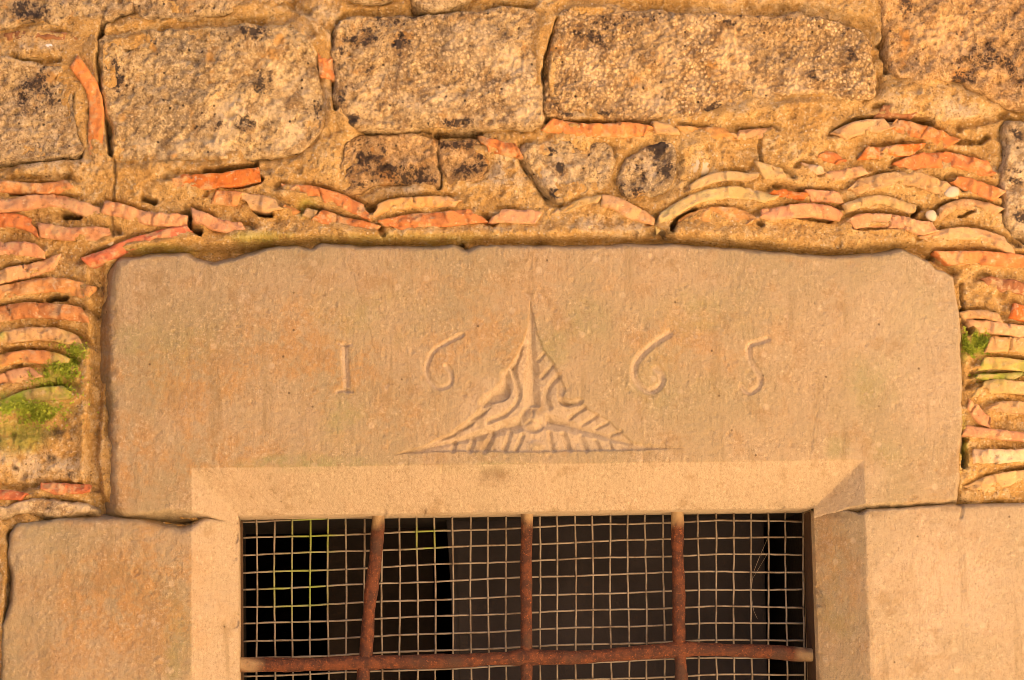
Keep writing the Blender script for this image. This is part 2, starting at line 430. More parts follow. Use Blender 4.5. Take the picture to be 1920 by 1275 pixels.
# ------------------------------------------------------------------ stone height fields
def blob_mask(U, V, blobs, seed=5):
    s = np.zeros(U.shape)
    if not blobs: return s
    j = 0.35 * fbm(U, V, 0.045, seed, 3)
    for b in blobs:
        x, y, r = b[:3]; k = b[3] if len(b) > 3 else 1.0
        ry = b[4] if len(b) > 4 else r
        cu, cv = P(x, y)
        d = np.hypot((U - cu) / (r * MM), (V - cv) / (ry * MM))
        s = np.maximum(s, k * sstep(1.25, 0.25, d + j))
    return np.clip(s, 0, 1)
STONES = []      # (poly, face height) for the mortar
def stone_field(name, poly_px, face=0.010, rough=1.0, grain=0.0, pits=0.4, rnd=0.016, res=0.0025, stain=(), pale=(), mat=None,
                parent=None, seed=1, jag=0.004, stain_all=0.0, tilt=(0, 0), flake=0.0, col=(1, 1, 1), **tags):
    rnd *= .55; jag = .0075; rough *= 1.35; flake = flake or .003
    poly = smooth_line(PP(poly_px, -face), 0.012, True)
    STONES.append((poly, face))
    mg = 0.020
    u = np.arange(poly[:, 0].min() - mg, poly[:, 0].max() + mg, res)
    v = np.arange(poly[:, 1].min() - mg, poly[:, 1].max() + mg, res)
    U, V = np.meshgrid(u, v)
    jn = lambda s: jag * (fbm(U, V, 0.05, seed * 7 + s, 4, 0.6))
    sd = poly_sd(U + jn(1), V + jn(31), poly)
    t = np.clip(sd / rnd, 0, 1)
    H = face + 0 * U
    H -= rnd * 0.75 * (1 - np.sqrt(np.clip(1 - (1 - t) ** 2, 0, 1)))
    H += np.where(sd < 0, sd * 4.0, 0)
    fade = sstep(-0.004, 0.006, sd)
    cu, cv = poly.mean(0)
    H += tilt[0] * (U - cu) + tilt[1] * (V - cv)
    H += rough * (0.0045 * fbm(U, V, 0.12, seed + 3, 3) + 0.0030 * fbm(U, V, 0.035, seed + 13, 4, 0.6) + 0.0013 * fbm(U, V, 0.010, seed + 23, 3, .7)) * fade
    if flake:
        q = fbm(U, V, 0.07, seed + 40, 4, .55) + 0.3 * fbm(U, V, .02, seed + 44, 3)
        H -= flake * sstep(0.05, 0.16, q) * fade
    if grain:
        d, r = worley(U + .003 * fbm(U, V, .02, 3, 2), V, 0.0085, seed)
        H += grain * 0.0032 * (sstep(0.75, 0.1, d)) * (0.3 + r) * fade
    if pits:
        d, r = worley(U, V, 0.014, seed + 5)
        H -= 0.004 * sstep(0.42, 0.15, d) * (r > 1 - 0.45 * pits) * fade
        d, r = worley(U, V, 0.045, seed + 6)
        H -= 0.006 * sstep(0.20, 0.08, d) * (r > 1 - 0.5 * pits) * fade
    at = {'stain': np.clip(blob_mask(U, V, stain, seed) + stain_all, 0, 1), 'pale': blob_mask(U, V, pale, seed + 1), 'grain': np.full(U.shape, min(1, .25 + .6 * grain)) * np.clip(.75 + .7 * fbm(U, V, .09, seed + 50, 3), 0, 1)}
    return field_obj(name, U, V, H, mat or M_STONE, parent or wall, sd > -0.017, at, color=col, **tags)

STN = dict(name='stone')
stone_field(poly_px=[(-70, -70), (244, -70), (244, 0), (236, 22), (190, 36), (100, 38), (-70, 38)], face=.012, pits=.8, seed=11,
            stain=[(60, 22, 70, .7, 30), (120, 5, 60, .5, 20)], stain_all=.12, **STN)
stone_field(poly_px=[(254, -70), (600, -70), (590, -20), (545, -2), (470, 14), (400, 24), (300, 30), (256, 30)], face=.006, seed=12, rough=1.2, **STN)
stone_field(poly_px=[(640, -70), (900, -70), (890, -12), (850, 12), (810, 20), (780, 14), (760, -8), (690, 2), (645, -10)], face=.012, seed=14, **STN)
stone_field(poly_px=[(-70, 122), (105, 120), (124, 132), (132, 188), (146, 250), (147, 289), (60, 297), (-70, 304)], face=.008, rnd=.008, pits=.7, seed=13,
            stain=[(70, 165, 90, .55, 45), (110, 190, 40, .5), (72, 285, 25, .4)], stain_all=.05, **STN)
stone_field(poly_px=[(191, 74), (300, 57), (362, 45), (425, 49), (527, 40), (557, 43), (580, 72), (593, 94), (599, 158), (609, 211), (590, 250), (556, 284), (470, 292),
                     (320, 296), (228, 300), (209, 285), (203, 210), (192, 180), (188, 130)], face=.012, rnd=.022, seed=15, col=(1.10, 1.09, 1.02), flake=.004, rough=1.3,
            stain=[(470, 62, 45, .9, 20), (260, 75, 40, .6, 16), (218, 140, 16, .9, 45), (495, 165, 28, .9, 40), (455, 228, 40, .8, 25), (592, 205, 22, .8), (405, 240, 50, .5, 20), (430, 90, 40, .4)],
            pale=[(560, 150, 60, .7), (440, 215, 90, .9, 40), (560, 250, 60, .8), (330, 280, 120, .6, 25)], **STN)
stone_field(poly_px=[(631, 55), (650, 36), (700, 30), (786, 26), (880, 19), (1004, 15), (1010, 75), (1014, 124), (1018, 229), (950, 239), (820, 239), (730, 239), (670, 235),
                     (643, 222), (630, 196), (626, 113)], face=.014, rnd=.016, seed=16, col=(1.06, 1.03, .96), pits=.5, grain=.7, rough=1.0, stain_all=.08,
            stain=[(720, 65, 55, .55), (745, 85, 22, .9, 14), (650, 100, 30, .5, 50), (660, 228, 22, .9, 14), (830, 232, 60, .7, 12), (640, 190, 16, .6, 30), (770, 60, 80, .4)],
            pale=[(800, 180, 80, 1, 35), (960, 150, 70, .9), (940, 215, 100, 1, 24), (720, 180, 60, .8), (880, 90, 60, .6)], **STN)
stone_field(poly_px=[(1040, 66), (1049, 24), (1075, 11), (1143, 13), (1211, 19), (1286, 24), (1376, 28), (1510, 26), (1570, 40), (1618, 56), (1636, 78), (1644, 113), (1648, 158), (1638, 177),
                     (1590, 180), (1510, 178), (1460, 186), (1414, 195), (1376, 212), (1264, 220), (1150, 224), (1113, 220), (1034, 217), (1027, 150)],
            face=.012, rnd=.022, seed=17, col=(1.12, 1.04, .91), grain=1.35, rough=1.2, pits=.3, stain_all=.06,
            stain=[(1130, 60, 90, .5, 40), (1340, 205, 45, .8, 14), (1400, 40, 140, .45, 20), (1040, 165, 14, .7, 50), (1525, 140, 30, .5), (1110, 215, 80, .7, 8), (1600, 90, 50, .4)],
            pale=[(1110, 130, 80, 1, 70), (1230, 190, 110, 1, 36), (1480, 160, 120, 1, 40), (1330, 110, 110, .8), (1280, 60, 80, .6, 30)], **STN)
stone_field(poly_px=[(1668, -70), (1665, 60), (1672, 132), (1692, 152), (1740, 163), (1790, 150), (1830, 172), (1862, 184), (1990, 200), (1990, -70)], face=.012, rough=1.8, rnd=.02,
            seed=18, flake=.006, col=(1.1, .97, .82), pits=.5, stain=[(1870, 110, 90, .62, 60), (1720, 60, 40, .6), (1810, 150, 50, .5), (1700, 20, 30, .5)], pale=[(1790, 80, 60, .5)], **STN)
stone_field(poly_px=[(1886, 234), (1920, 224), (1990, 222), (1990, 472), (1920, 445), (1898, 426), (1886, 408), (1882, 363), (1883, 320), (1886, 275)], face=.012, rough=1.2, seed=19,
            stain=[(1905, 255, 25, .7), (1910, 410, 20, .7), (1900, 330, 20, .5)], pale=[(1910, 330, 60, .8, 110)], **STN)
stone_field(poly_px=[(648, 282), (684, 256), (808, 256), (815, 286), (819, 348), (786, 346), (730, 341), (670, 362), (645, 362), (641, 330)], face=.004, rough=1.4, seed=20, col=(1.0, .88, .74), rnd=.014,
            stain=[(730, 325, 75, .8, 22), (780, 332, 40, 1, 16), (668, 350, 30, .9, 14), (690, 285, 45, .6), (650, 320, 20, .6)], stain_all=.10, **STN)
stone_field(poly_px=[(824, 266), (895, 262), (902, 282), (921, 308), (912, 331), (861, 341), (837, 346), (825, 304)], face=.004, rough=1.4, seed=21, col=(1.0, .88, .74), rnd=.014,
            stain=[(880, 325, 40, .95, 20), (900, 305, 20, .8), (850, 270, 40, .6, 12)], stain_all=.08, **STN)
stone_field(poly_px=[(978, 276), (1012, 262), (1125, 261), (1147, 286), (1140, 339), (1110, 358), (1060, 374), (1032, 366), (995, 318)], face=.009, rough=1.4, seed=22, rnd=.014,
            stain=[(1035, 285, 20, .9, 10), (1050, 313, 10, .9), (1045, 362, 30, .9, 12), (1100, 272, 60, .55, 14), (1120, 330, 16, .7)], pale=[(1050, 330, 50, .7)], **STN)
stone_field(poly_px=[(1162, 320), (1188, 286), (1226, 264), (1260, 264), (1271, 301), (1263, 339), (1241, 361), (1181, 371), (1162, 350)], face=.007, rough=1.2, grain=1.2, seed=23, rnd=.014,
            stain=[(1180, 357, 28, .95, 20), (1232, 275, 26, .9), (1252, 318, 14, 1, 24), (1200, 320, 40, .4)], pale=[(1215, 310, 40, .8)], stain_all=.08, **STN)
stone_field(poly_px=[(-70, 960), (20, 950), (55, 940), (90, 938), (140, 944), (180, 956), (150, 964), (60, 966), (-70, 976)], face=.012, rough=1.0, seed=25, rnd=.010, pits=.1,
            pale=[(90, 952, 120, 1, 30)], **STN)
stone_field(poly_px=[(-70, 1000), (-6, 990), (2, 1010), (0, 1060), (8, 1100), (-4, 1180), (-12, 1420), (-70, 1420)], face=.012, seed=26, res=.004, **STN)

# ------------------------------------------------------------------ the dated lintel
ORN_R = [(994, 549), (1001, 587), (1008, 620), (1021, 655), (1038, 676), (1047, 697), (1062, 727), (1059, 738), (1056, 746), (1087, 752), (1108, 769), (1142, 786), (1163, 807), (1189, 831),
         (1250, 838), (1320, 841), (1172, 846), (1045, 848), (960, 850), (906, 848), (823, 849), (728, 854), (792, 836), (848, 807), (881, 782), (906, 757), (931, 721), (947, 698), (963, 670), (978, 643), (987, 617), (992, 580)]
ARMS = [([(994, 549), (997, 620), (998, 690), (998, 758)], [0, 5, 14, 17]),
        ([(728, 854), (800, 841), (870, 824), (930, 806), (972, 796)], [0, 4, 8, 12, 16]),
        ([(1320, 841), (1190, 832), (1120, 815), (1060, 797), (1028, 790)], [0, 4, 8, 13, 17])]
GOUGE = [  # polyline, half width px, depth mm
    ([(908, 756), (926, 741), (944, 735), (951, 722), (948, 704)], 11, 4.6),
    ([(961, 688), (968, 712), (974, 735), (969, 754), (955, 771), (934, 783), (915, 790)], 5.5, 3.4), ([(978, 650), (972, 672), (963, 690)], 4, 2.6),
    ([(884, 786), (908, 772)], 6, 2.6), ([(855, 808), (882, 796)], 6, 2.6), ([(830, 822), (850, 815)], 4, 1.8),
    ([(853, 830), (849, 846)], 5, 3.2), ([(888, 824), (880, 845)], 6, 3.6), ([(926, 813), (908, 846)], 7, 4.0), ([(957, 813), (945, 844)], 6, 3.6), ([(980, 816), (968, 845)], 5, 3.4),
    ([(1030, 812), (1037, 844)], 6, 3.4), ([(1058, 814), (1067, 844)], 6, 3.4), ([(1090, 818), (1100, 844)], 6, 3.2), ([(1116, 826), (1124, 842)], 5, 2.8), ([(1142, 829), (1148, 842)], 4, 2.2),
    ([(1021, 661), (1010, 675)], 4, 3.0), ([(1037, 684), (1017, 707)], 5, 3.4), ([(1048, 705), (1031, 724), (1026, 744), (1032, 762)], 6, 3.8),
    ([(1096, 765), (1068, 784)], 5, 3.2), ([(1118, 780), (1095, 794)], 5, 3.0), ([(1139, 793), (1119, 804)], 4, 2.8), ([(1164, 808), (1147, 816)], 4, 2.4),
    ([(1087, 752), (1068, 756), (1054, 752)], 7, 4.5)]
DISH = [([(904, 758), (928, 722), (946, 700), (951, 713), (957, 730), (956, 744), (944, 753), (922, 756)], (.75, -.66), 8.5),
        ([(886, 781), (908, 764), (922, 764), (912, 774), (896, 784)], (.6, -.8), 4.5), ([(856, 804), (878, 789), (894, 789), (882, 799), (864, 808)], (.6, -.8), 4.5), ([(826, 820), (848, 810), (856, 813), (838, 822)], (.6, -.8), 3.5),
        ([(962, 676), (970, 664), (972, 690), (966, 702), (960, 694)], (.8, -.6), 4.5),
        ([(1050, 722), (1062, 728), (1058, 748), (1074, 757), (1060, 762), (1046, 752), (1044, 734)], (.2, -.98), 7.0)]
DIGITS = [
    ([(646, 647), (650, 732)], 6.5, 4.6), ([(634, 643.5), (646, 647), (659, 645.5)], 3, 2.4), ([(632, 734), (646, 731), (660, 734)], 3.5, 3.0),
    ([(866, 627.5), (835, 643.5), (814, 657), (803, 676), (799, 694), (805, 712), (821, 726), (835, 725), (845, 717), (845, 699), (836, 686)], 5.0, 3.8),
    ([(1256, 625), (1230, 641), (1204, 663), (1191, 682), (1189, 702), (1197, 719), (1215, 732), (1233, 727), (1241, 714), (1239, 701), (1230, 691)], 7.0, 4.6),
    ([(1440, 635), (1425, 640), (1407, 646), (1403, 657), (1405, 671), (1413, 686), (1423, 702), (1425, 717), (1417, 730), (1403, 735), (1390, 724)], 5.6, 4.4)]
def nonuni(a, b, fa, fb, coarse, fine):
    xs = [a]
    while xs[-1] < b:
        xs.append(xs[-1] + (fine if fa <= xs[-1] <= fb else coarse))
    return np.array(xs)
def opening_profile(U, V, seed):
    """chamfer round the opening; returns drop (m)"""
    wob = 0.0016 * fbm(U, V, 0.06, seed, 3)
    dx = np.maximum(np.maximum(UL - U, U - UR), 0)
    dy = np.maximum(V - VT, 0)
    d = np.maximum(dx, dy)
    chip = sstep(.30, .62, fbm(U, V, .035, seed + 3, 3)) * sstep(.016, 0.0, d) * .007
    return np.clip((CH + wob - d) / CH, 0, 1) * CHD + chip
def insert_lines(xs, lines):
    for l in lines:
        xs = xs[np.abs(xs - l) > 0.0012]
    return np.sort(np.concatenate([xs, lines]))
LINTEL_PX = [(206, 512), (216, 486), (280, 480), (345, 477), (362, 487), (400, 493), (440, 488), (500, 470), (522, 464), (560, 463), (585, 469), (607, 460), (700, 464), (850, 462), (876, 472), (900, 462), (1060, 464), (1240, 459),
             (1300, 463), (1420, 472), (1560, 483), (1640, 479), (1690, 470), (1722, 478), (1757, 505), (1789, 517), (1795, 560), (1800, 650), (1804, 780), (1800, 880), (1794, 935), (1776, 941)]
LF = 0.026
lint_poly = PP(LINTEL_PX, -LF)
lint_poly = np.vstack([lint_poly, [(UR + CH, VT - 0.001), (UR, VT - 0.02), (UL, VT - 0.02), (UL - CH, VT + 0.002)], PP([(235, 966), (218, 955), (211, 900), (208, 780), (206, 700), (204, 600)])])
def lintel():
    ou0 = P(725, 700)[0]; ou1 = P(1325, 700)[0]; du0 = P(625, 700)[0]; du1 = P(1450, 700)[0]
    ov0 = P(960, 860)[1]; ov1 = P(960, 545)[1]
    p = lint_poly
    u = nonuni(p[:, 0].min() - .04, p[:, 0].max() + .02, du0, du1, 0.0026, 0.0013)
    v = nonuni(VT - 0.022, p[:, 1].max() + .02, ov0, ov1, 0.0026, 0.0013)
    u = insert_lines(u, [UL, UL + 6e-4, UR - 6e-4, UR]); v = insert_lines(v, [VT - 6e-4, VT])
    U, V = np.meshgrid(u, v)
    STONES.append((p, LF))
    jit = 0.0030
    sd = poly_sd(U + jit * fbm(U, V, .035, 201, 4, .6), V + jit * fbm(U, V, .035, 231, 4, .6), p)
    near_open = sstep(0.03, 0.0, np.abs(V - VT)) * (U > UL - CH) * (U < UR + CH)
    left = sstep(P(260, 700)[0], P(215, 700)[0], U)
    rnd = 0.005 + 0.015 * left + 0.004 * np.clip(fbm(U, V, .2, 77, 2), 0, 1)
    t = np.clip(sd / rnd, 0, 1)
    H = LF + 0 * U
    H -= rnd * 0.8 * (1 - np.sqrt(np.clip(1 - (1 - t) ** 2, 0, 1)))
    H += np.where(sd < 0, sd * (3.5 - 1.6 * left), 0)
    fade = sstep(-.003, .008, sd)
    H += fade * (0.0022 * fbm(U, V, .22, 300, 3) + 0.0007 * fbm(U, V, .03, 310, 4, .6) + 0.0004 * vn(U, V * .25, .005, 320) + .0004 * fbm(U, V, .008, 330, 2))
    d, r = worley(U, V, .020, 60)
    H -= .0012 * sstep(.35, .1, d) * (r > .86) * fade
    # the rough broken left flank
    H += left * (1 - t) * 0.006 * fbm(U, V, .03, 340, 4, .6)
    inb = (U > ou0 - .01) & (U < ou1 + .01) & (V > ov0 - .01) & (V < ov1 + .01)
    iu = np.where(inb.any(0))[0]; iv = np.where(inb.any(1))[0]
    sl = np.s_[iv[0]:iv[-1] + 1, iu[0]:iu[-1] + 1]
    Us, Vs = U[sl], V[sl]
    wu = Us + .0009 * fbm(Us, Vs, .02, 400, 2); wv = Vs + .0009 * fbm(Us, Vs, .02, 410, 2)
    ps = poly_sd(wu, wv, PP(ORN_R, -LF))
    D = 5.6 * sstep(0, .0048, ps)
    vx = P(998, 700, -LF)[0]; rv = PP([(1000, 786), (1060, 797), (1120, 815), (1190, 832), (1320, 841)], -LF)
    right = sstep(vx - .001, vx + .003, wu) * sstep(-.002, .003, wv - np.interp(wu, rv[:, 0], rv[:, 1]))
    D = D * (1 - right) + right * (2.6 * sstep(0, .004, ps) + 7.5 * np.clip(ps / .032, 0, 1))      # the right-hand leaf rises gently to the face
    inside = sstep(0, .003, ps)
    dome = np.hypot((wu - P(1005, 838)[0]) / .017, (wv - P(1005, 838)[1]) / .011)
    for pts, ws in ARMS:
        q = PP(pts, -LF); seg = np.concatenate([[0], np.cumsum(np.hypot(*np.diff(q, axis=0).T))])
        qs = smooth_line(q, .004); L = np.concatenate([[0], np.cumsum(np.hypot(*np.diff(qs, axis=0).T))]); L *= seg[-1] / L[-1]
        best = np.zeros(wu.shape)
        for k in range(len(qs) - 1):
            wk = np.interp((L[k] + L[k + 1]) / 2, seg, ws) * MM + 1e-4
            dd = seg_dist(wu, wv, qs[k:k + 2])
            best = np.maximum(best, np.clip(1 - dd / wk, 0, 1) * min(1, wk / .016))
        D += 12.5 * best * np.maximum(inside, sstep(0, .2, best))
    for pts, wdt, dep in GOUGE:
        q = smooth_line(PP(pts, -LF), .003)
        dd = seg_dist(wu, wv, q)
        D += dep * 1.8 * np.clip(1 - dd / (wdt * 1.15 * MM), 0, 1)
    for pts, (dx_, dy_), dep in DISH:                     # scooped leaves: deepening along one direction, then a steep end
        q = PP(pts, -LF); sdd = poly_sd(wu, wv, smooth_line(q, .003, True))
        pr = (wu * dx_ + wv * dy_); qr = q @ np.array([dx_, dy_])
        D += dep * sstep(0, .003, sdd) * np.clip((pr - qr.min()) / (qr.max() - qr.min()), 0, 1)
    bc = P(1000, 786, -LF); rr = np.hypot(wu - bc[0], wv - bc[1]); an = np.arctan2(wv - bc[1], wu - bc[0])
    ring = 11.5 - 9.0 * np.clip(1 - (rr / .0195) ** 2, 0, 1) + 3.5 * np.exp(-(np.sin(1.5 * (an + .5)) * rr / .0035) ** 2) * sstep(.020, .016, rr) * sstep(.002, .006, rr)
    k = sstep(.027, .022, rr); D = D * (1 - k) + ring * k
    D -= 4.0 * np.clip(1 - dome ** 2, 0, 1)
    H[sl] -= D * MM
    carved = np.zeros(U.shape); carved[sl] = .6 * sstep(1.5, 5.0, D) * (ps > -.004)  # carving painted paler for the light its walls would catch
    for pts, wdt, dep in DIGITS:
        q = smooth_line(PP(pts, -LF), .003)
        b0 = q.min(0) - .02; b1 = q.max(0) + .02
        iu = np.where((u > b0[0]) & (u < b1[0]))[0]; iv = np.where((v > b0[1]) & (v < b1[1]))[0]
        s2 = np.s_[iv[0]:iv[-1] + 1, iu[0]:iu[-1] + 1]
        dd = seg_dist(U[s2] + .0005 * fbm(U[s2], V[s2], .012, 420, 2), V[s2], q)
        H[s2] -= dep * 1.4 * MM * np.clip(1 - dd / (wdt * 1.3 * MM), 0, 1)
        carved[s2] = np.maximum(carved[s2], .75 * sstep(wdt * 1.3 * MM, wdt * .5 * MM, dd))  # digit grooves get the same painted light
    crack = smooth_line(PP([(657, 500), (668, 540), (686, 600), (700, 660), (722, 730)]), .004)
    dd = seg_dist(U + .0012 * fbm(U, V, .012, 430, 2), V, crack)
    H -= .0012 * sstep(.0014, 0, dd) * (fbm(U, V, .05, 431, 2) > .0)
    crk2 = smooth_line(PP([(1532, 765), (1522, 800), (1513, 860)]), .004)
    H -= .0016 * sstep(.0018, 0, seg_dist(U + .0012 * fbm(U, V, .012, 433, 2), V, crk2))
    H -= opening_profile(U, V, 440)
    H = np.where((V < VT - 3e-4) & (U > UL + 3e-4) & (U < UR - 3e-4), -REVEAL, H)
    keep = (sd > -.022) & ~((V < VT - 9e-4) & (U > UL + 1e-4) & (U < UR - 1e-4))
    gb = [(1640, 720, 60, .5), (1690, 700, 40, .5), (1710, 590, 60, .35), (560, 870, 160, .75, 18), (700, 600, 120, .4, 60), (640, 780, 60, .6), (900, 880, 120, .5, 14), (330, 660, 90, .4), (1330, 590, 120, .45, 50), (1560, 845, 30, .5), (1660, 850, 40, .4), (1030, 655, 40, .5), (1100, 600, 60, .4), (250, 640, 40, .5), (1260, 730, 90, .35), (200, 740, 20, .6, 60)]
    ob = [(370, 700, 160, .8, 90), (640, 700, 90, .75, 80), (420, 850, 190, .7, 70), (560, 660, 120, .7), (900, 640, 160, .55, 80), (1280, 640, 170, .55, 80), (740, 790, 130, .5, 60), (250, 860, 60, .8, 110), (900, 540, 400, .3, 60), (195, 720, 24, .8, 240), (1050, 500, 400, .25, 30)]
    stn = [(925, 895, 45, .55, 16), (195, 800, 16, .5, 160), (195, 560, 14, .6, 60), (395, 496, 10, .6, 5)]
    pb = [(1700, 640, 150, .35, 170), (900, 760, 60, .35, 60), (400, 940, 40, .5, 40), (1560, 900, 120, .4, 60)]
    cham = ((np.maximum(np.maximum(UL - U, U - UR), V - VT) < CH) & (V < VT + CH)).astype(float)  # chamfer: cleaner stone, painted paler still for light from below
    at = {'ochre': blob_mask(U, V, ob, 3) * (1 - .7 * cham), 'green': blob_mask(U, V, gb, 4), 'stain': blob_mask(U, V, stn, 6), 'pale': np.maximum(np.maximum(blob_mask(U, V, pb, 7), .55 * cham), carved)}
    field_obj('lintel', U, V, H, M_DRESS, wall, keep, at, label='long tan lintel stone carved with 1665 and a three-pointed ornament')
lintel()

def jamb(side):
    if side < 0:
        poly = PP([(34, 984), (112, 977), (209, 975), (261, 976), (298, 984), (340, 990), (358, 989)])
        poly = np.vstack([poly, [(UL - .06, VT - .010), (UL + .03, VT - .009), (UL + .03, V_BOT)], PP([(3, 1640), (6, 1275), (8, 1175), (22, 1128), (26, 1068), (16, 1040), (22, 1001)])])
        u = np.arange(poly[:, 0].min() - .02, UL + .004, .0026); u = insert_lines(u, [UL, UL + 6e-4])
    else:
        poly = np.vstack([[(UR - .03, VT - .006), (UR + .05, VT - .008)], PP([(1612, 968), (1625, 958), (1700, 952), (1786, 948), (1799, 950), (1900, 948), (1990, 950), (1990, 1640)]), [(UR - .03, V_BOT)]])
        u = np.arange(UR - .004, poly[:, 0].max() + .02, .0026); u = insert_lines(u, [UR - 6e-4, UR])
    face = LF - (.003 if side < 0 else .001)
    STONES.append((poly, face))
    v = np.arange(V_BOT, VT + .012, .0026)
    U, V = np.meshgrid(u, v)
    s = 500 if side < 0 else 560
    sd = poly_sd(U + .0028 * fbm(U, V, .03, s, 4, .6), V + .0022 * fbm(U, V, .03, s + 31, 4, .6), poly)
    rnd = .006 if side < 0 else .005
    t = np.clip(sd / rnd, 0, 1)
    H = face - rnd * .8 * (1 - np.sqrt(np.clip(1 - (1 - t) ** 2, 0, 1))) + np.where(sd < 0, sd * 4, 0)
    fade = sstep(-.003, .008, sd)
    a = 1.6 if side < 0 else 1.0
    H += fade * a * (.0022 * fbm(U, V, .2, s + 3, 3) + .0011 * fbm(U, V, .03, s + 13, 4, .6) + .0005 * fbm(U, V, .007, s + 23, 2))
    if side < 0:
        c = P(257, 1072); rr = np.hypot(U - c[0], V - c[1])
        H -= .003 * sstep(.009, .005, rr) * sstep(.0, .006, rr)
        H -= .006 * sstep(.020, .004, np.hypot((U - P(335, 985)[0]) / 2.2, V - P(335, 985)[1]))
    else:
        ck = smooth_line(PP([(1797, 944), (1799, 955), (1796, 972)]), .004)
        H -= .006 * sstep(.004, 0, seg_dist(U, V, ck))
    H -= opening_profile(U, np.minimum(V, VT - .001), s + 40)
    H = np.where((U > UL + 3e-4) if side < 0 else (U < UR - 3e-4), -REVEAL, H)
    if side < 0:
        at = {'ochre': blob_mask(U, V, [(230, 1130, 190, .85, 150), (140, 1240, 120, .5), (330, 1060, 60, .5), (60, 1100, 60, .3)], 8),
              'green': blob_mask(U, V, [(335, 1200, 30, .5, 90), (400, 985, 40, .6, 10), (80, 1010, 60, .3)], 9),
              'stain': blob_mask(U, V, [(330, 988, 40, .6, 8)], 10), 'pale': np.maximum(.55 * (U > UL - CH), blob_mask(U, V, [(60, 1040, 60, .35)], 12))}  # chamfer painted paler, as the side turned to the light
        lb = 'rough ochre jamb stone with chamfered edge coloured as lit, left of the window'
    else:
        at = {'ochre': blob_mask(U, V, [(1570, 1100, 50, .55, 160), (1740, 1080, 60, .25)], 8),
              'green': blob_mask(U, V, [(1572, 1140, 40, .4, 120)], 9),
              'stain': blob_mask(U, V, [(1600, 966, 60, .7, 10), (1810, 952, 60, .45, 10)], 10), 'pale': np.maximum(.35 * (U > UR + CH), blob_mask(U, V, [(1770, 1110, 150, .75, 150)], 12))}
        lb = 'smooth pale jamb stone with chamfered edge, right of the window'
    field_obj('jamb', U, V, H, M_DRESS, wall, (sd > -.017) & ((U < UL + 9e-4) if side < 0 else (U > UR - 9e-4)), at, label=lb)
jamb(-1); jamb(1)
low = MB()      # the jambs go on below the picture
low.box(UL - .46, UL - .001, -.02, .34, V_SILL, V_BOT - .004).box(UR + .001, UR + .46, -.02, .34, V_SILL, V_BOT - .004)
for x0, x1 in ((UL - .46, UL - .001), (UR + .001, UR + .46)):
    MB().box(x0, x1, -.022, REVEAL, V_SILL, V_BOT - .005).build('jamb', M_DRESS, wall)
MB().box(UL - .5, UR + .5, -.08, REVEAL, V_SILL - .16, V_SILL - .002).build('sill', M_DRESS, wall)

